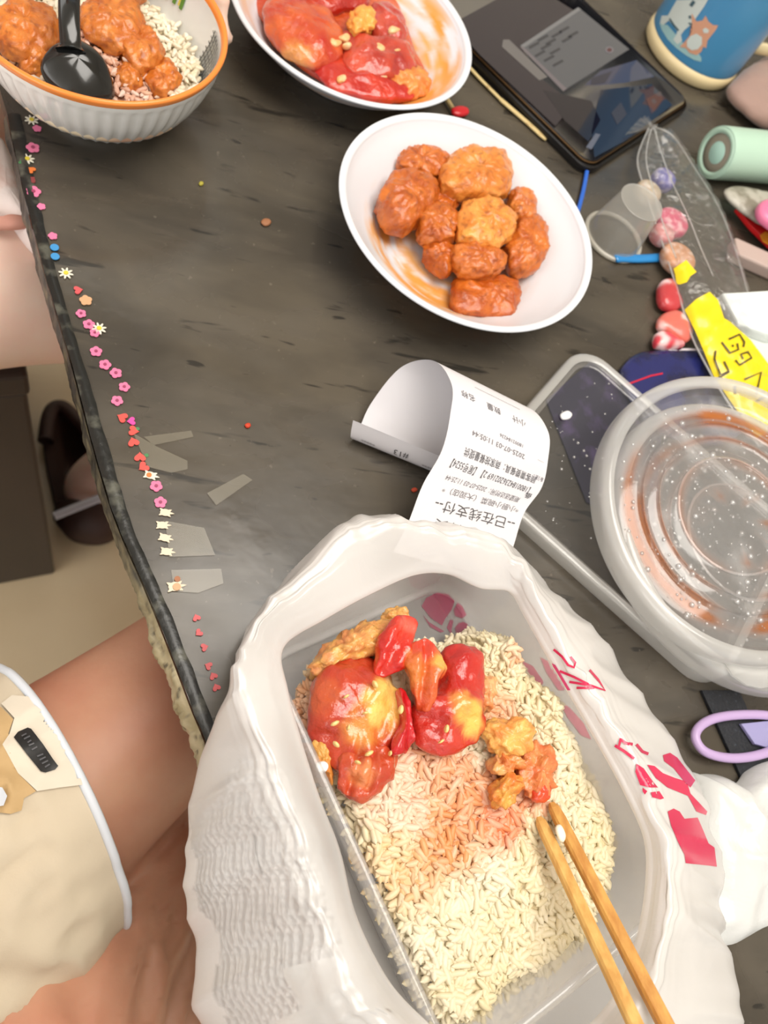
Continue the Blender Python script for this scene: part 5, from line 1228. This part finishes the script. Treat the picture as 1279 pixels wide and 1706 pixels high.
# slipper under the foot
M['slip'] = pm('brown_slipper', sl(58, 34, 26), rough=.6, bump=(120, .3, .002)); M['silver'] = pm('silver_trim', sl(190, 190, 200), rough=.35, metal=.3)
sl_ = thing('slipper', P(140, 800, -.72), 'dark brown slipper with a silver band, on the floor by the stool', 'slipper')
SLO = [(78, 690), (100, 676), (130, 700), (160, 740), (190, 785), (205, 840), (204, 875), (185, 897), (155, 903), (120, 895), (98, 870), (86, 820), (72, 745)]
V, F = slab([Vector(q) for q in crom([P(x, y, -.70) for x, y in SLO], 60, True)], .001, .022, .006); mk('sole', V, F, M['slip'], sl_)
V = []
for i in range(30):                                # closed toe cap, the end nearest the camera
    pass
V, F = pillow([P(x, y, -.695) for x, y in ((88, 862), (100, 840), (150, 826), (198, 812), (206, 845), (204, 876), (185, 898), (155, 905), (120, 897), (98, 878))], .042, .012, 12, 60, .002, 40, 1, 2.2); mk('toe_cap', V, F, M['slip'], sl_)
V, F = tube(crom([P(x, y, -.640) for x, y in ((90, 860), (115, 850), (150, 836), (180, 824), (200, 814))], 24), .006, 12, flat=.6); mk('silver_band', V, F, M['silver'], sl_)
V, F = tube(crom([P(x, y, -.69) for x, y in ((76, 735), (84, 690), (104, 680), (132, 706), (162, 745), (192, 790))], 40), .011, 12, flat=1.2); mk('rim_lining', V, F, M['slip'], sl_)

# ---- stool: box shaped, dark brown
M['stool'] = pm('dark_brown_wood', sl(50, 38, 34), rough=.42, var=(18, sl(36, 26, 23), .4, .65), stretch=(1, 1, .15, 0))
s0 = P(92, 956, -.72); sx = (P(92, 956, -.72)-P(-60, 985, -.72)).normalized(); sy = Vector((-sx.y, sx.x, 0))
st = thing('stool', s0-sx*.17+sy*.17-Vector((0, 0, 0)), 'dark brown box-shaped wooden stool under the seated person', 'stool')
sh_ = .50
for nm, cx_, cy_, wx, wy, z0, z1 in (('front_panel', -.17, .012, .34, .024, 0, sh_-.03), ('back_panel', -.17, .328, .34, .024, 0, sh_-.03), ('side_panel', -.012, .17, .024, .29, 0, sh_-.03), ('side_panel', -.328, .17, .024, .29, 0, sh_-.03), ('seat', -.17, .17, .345, .345, sh_-.03, sh_)):
    V, F = box(s0+sx*cx_+sy*cy_, sx, sy, wx, wy, z0, z1); bevel(mk(nm, V, F, M['stool'], st, smooth_sh=False), .004)

# ---- the person in beige shorts at the near side of the table
a2, b2 = P(40, 1362, -.125), P(300, 1156, -.118)
d2 = (b2-a2).normalized(); knee2 = b2+d2*.16; hip2 = a2-d2*.20
pel2 = hip2+Vector((.02, -.12, .02))
per2 = thing('person', (pel2.x, pel2.y, 0), 'seated person in beige shorts with white piping, knee under the table edge', 'person')
k2 = P(345, 1415, -.20); l0 = P(40, 1745, -.155); l1 = P(190, 1605, -.18)
ld = (k2-l0).normalized()
parts = [limb([hip2, hip2.lerp(a2, .6), a2, b2, b2+d2*.07, knee2], [.082, .074, .062, .051, .049, .048]), limb([knee2, knee2+Vector((.02, .0, -.20)), Vector((knee2.x-.01, knee2.y-.03, .10)), Vector((knee2.x, knee2.y+.08, .035))], [.05, .05, .032, .028]),
         limb([hip2+Vector((.1, -.2, .0)), l0-ld*.05, l0, l1, k2, k2+ld*.05], [.082, .076, .070, .064, .062, .056]),
         limb([k2+ld*.05, k2+Vector((.02, -.10, -.05)), l0+Vector((.12, -.08, -.05))], [.056, .05, .036]), limb([l0+Vector((.12, -.08, -.05)), l0+Vector((.06, -.13, -.05)), l0+Vector((.02, -.17, -.055))], [.036, .03, .02], flat=.8),
         limb([pel2, pel2+Vector((-.03, -.02, .16)), pel2+Vector((-.04, -.03, .34)), pel2+Vector((-.03, -.02, .46)), pel2+Vector((-.02, 0, .53))], [.13, .115, .13, .075, .048]),
         ell(pel2+Vector((0, .01, .63)), (.078, .092, .108)), limb([pel2+Vector((.03, .12, .42)), pel2+Vector((.06, .20, .22)), pel2+Vector((.08, .10, .12))], [.045, .036, .028]), limb([pel2+Vector((.03, -.16, .42)), pel2+Vector((.08, -.22, .22)), pel2+Vector((.12, -.10, .12))], [.045, .036, .028])]
for k in range(4): parts.append(limb([pel2+Vector((.08-.0+.012*k, .10, .12)), pel2+Vector((.10+.014*k, .06, .105)), pel2+Vector((.11+.014*k, .03, .09))], [.011, .009, .007], 12, m=14))
o = mk('body', *join(*parts), M['skin2'], per2)
wdir = Vector((-ld.y, ld.x, 0))
def wrinkle(q):
    k = 0
    if (Vector((q.x, q.y, TAB-.12))-a2).cross(d2).length < .066: return 0
    e = (q-l0).dot(ld); sd_ = (q-l0).dot(wdir)
    if -.12 < e < .16 and q.z > TAB-.20: k += .0085*ridge(noise.noise(Vector((e*16+sd_*9, sd_*75-e*40, 1.0))))*smooth(.16, .05, e)*smooth(-.12, -.02, e)
    return k
remesh(o, .0048, 5, disp=wrinkle)
# the shorts' leg: a sleeve with gathers, its open hem across the thigh
M['beige'] = pm('beige_shorts_cloth', sl(206, 192, 168), rough=.75, bump=(900, .15, .0005)); M['tanp'] = pm('tan_shorts_panel', sl(196, 164, 116), rough=.75); M['offwhite'] = pm('offwhite_hem_tab', sl(222, 212, 194), rough=.75); M['piping'] = pm('white_piping', sl(222, 228, 236), rough=.6); M['blacklabel'] = pm('black_rubber_label', sl(22, 22, 22), rough=.5); M['greyletters'] = pm('grey_label_lettering', sl(86, 86, 90), rough=.5)
# hem: a slanted ring round the thigh through the photo's hem line
hemA, hemB = P(16, 1180, -.085), P(168, 1500, -.12)
side = d2.cross(Vector((0, 0, 1))).normalized()
def axis_r(q): t = (q-a2).dot(d2); return t
tA, tB = axis_r(hemA), axis_r(hemB)
sA, sB = (hemA-a2).dot(side), (hemB-a2).dot(side)
nH, nA = 110, 90; V = []; sh_rows = []
for i in range(nH):
    f = i/(nH-1); row = []
    for j in range(nA):
        q = 2*math.pi*j/nA; sv = math.cos(q); hem_t = tA+(tB-tA)*((sv*.5+.5) if sB > sA else (.5-.5*sv))+.015*math.sin(q)
        t = hem_t-f*(.26+hem_t)
        rr = np.interp(t, [-.22, -.1, 0, .17], [.088, .082, .0735, .0665])+.0025
        lift = .004*(1-f)
        g = .0060*ridge(noise.noise(Vector((t*46, sv*5, 2*math.sin(q)))))*smooth(.02, .10, f)+.0022*noise.noise(Vector((t*30, sv*10, 5)))
        # a loose fold hanging on the lower side
        low = max(0, (math.cos(q) if sB > sA else -math.cos(q)))**2*.004
        p_ = a2+d2*t+side*((rr+g+low)*math.cos(q))+Vector((0, 0, 1))*((rr+g+lift)*math.sin(q))
        row.append(p_)
    sh_rows.append(row)
V = [p_ for r in sh_rows for p_ in r]; F = gridfaces(nH, nA, cv=True)
sh = normals_out(mk('shorts', V, F, M['beige'], per2)); so = sh.modifiers.new('thick', 'SOLIDIFY'); so.thickness = .0018; so.offset = -1
shb = BVHTree.FromPolygons(V, F)
V, F = tube([p_ for p_ in sh_rows[0]], .0022, 10, closed=True); mk('hem_piping', V, F, M['piping'], per2)
# seat of the shorts
V, F = join(limb([hip2+d2*.06, hip2, pel2+Vector((0, .04, 0))], [.10, .112, .15], 40), limb([hip2+Vector((.1, -.2, .0)), l0-ld*.12], [.10, .088], 40), ell(pel2+Vector((0, 0, .06)), (.15, .15, .16)))
o = mk('shorts_seat', V, F, M['beige'], per2); remesh(o, .009, 3)
M['shirt'] = pm('grey_shirt_cloth', sl(180, 180, 184), rough=.85)
o = mk('shirt', *join(limb([pel2+Vector((0, 0, .1)), pel2+Vector((-.04, -.03, .34)), pel2+Vector((-.03, -.02, .46))], [.15, .15, .095], 40), limb([pel2+Vector((.03, .12, .42)), pel2+Vector((.05, .18, .28))], [.06, .055]), limb([pel2+Vector((.03, -.16, .42)), pel2+Vector((.07, -.21, .28))], [.06, .055])), M['shirt'], per2); remesh(o, .01, 3)
def sp_(name, px, mat, off, cell=10, par=None):
    V, F = decal(shb, px, off, cell)
    return mk(name, V, F, M[mat], par or per2) if F else None
sp_('hem_tab', [(2, 1172), (20, 1158), (46, 1160), (80, 1184), (112, 1220), (138, 1262), (150, 1306), (100, 1312), (62, 1318), (30, 1288), (4, 1240), (16, 1222), (24, 1196)], 'offwhite', .002)
sp_('tan_panel', [(-30, 1170), (2, 1178), (22, 1198), (14, 1222), (4, 1240), (30, 1288), (60, 1318), (40, 1330), (36, 1350), (18, 1356), (-30, 1350)], 'tanp', .0018)
lab_ = sp_('label', [(23, 1228), (30, 1219), (46, 1212), (52, 1214), (72, 1240), (88, 1264), (97, 1276), (92, 1282), (76, 1287), (68, 1285), (46, 1258)], 'blacklabel', .003)
for pl in (stroke([(36, 1226), (44, 1222)], 2.5), stroke([(40, 1231), (50, 1226)], 2.5), stroke([(46, 1237), (52, 1233)], 2.5), stroke([(48, 1242), (57, 1238)], 2.5), stroke([(53, 1249), (62, 1244)], 2.5), stroke([(62, 1260), (72, 1256)], 2.5), stroke([(66, 1266), (76, 1261)], 2.5), stroke([(70, 1272), (80, 1267)], 2.5), stroke([(75, 1278), (83, 1273)], 2.5)):
    sp_('label_lettering', pl, 'greyletters', .0036, 6, lab_)
sp_('snap_button', [(-6, 1310), (4, 1312), (12, 1326), (6, 1342), (-6, 1344)], 'piping', .004)
# a plain chair under this person, out of the picture
cp = Vector((pel2.x, pel2.y, 0)); ch = thing('dining_chair', cp, 'plain dark dining chair under the person in beige shorts', 'chair')
V, F = box(cp+Vector((-.02, -.02, 0)), (1, 0, 0), (0, 1, 0), .40, .40, TAB-.30, TAB-.27); bevel(mk('seat', V, F, M['stool'], ch, smooth_sh=False), .005)
for dx in (-.2, .16):
    for dy in (-.2, .16): V, F = box(cp+Vector((dx, dy, 0)), (1, 0, 0), (0, 1, 0), .035, .035, 0, TAB-.3); mk('leg', V, F, M['stool'], ch, smooth_sh=False)
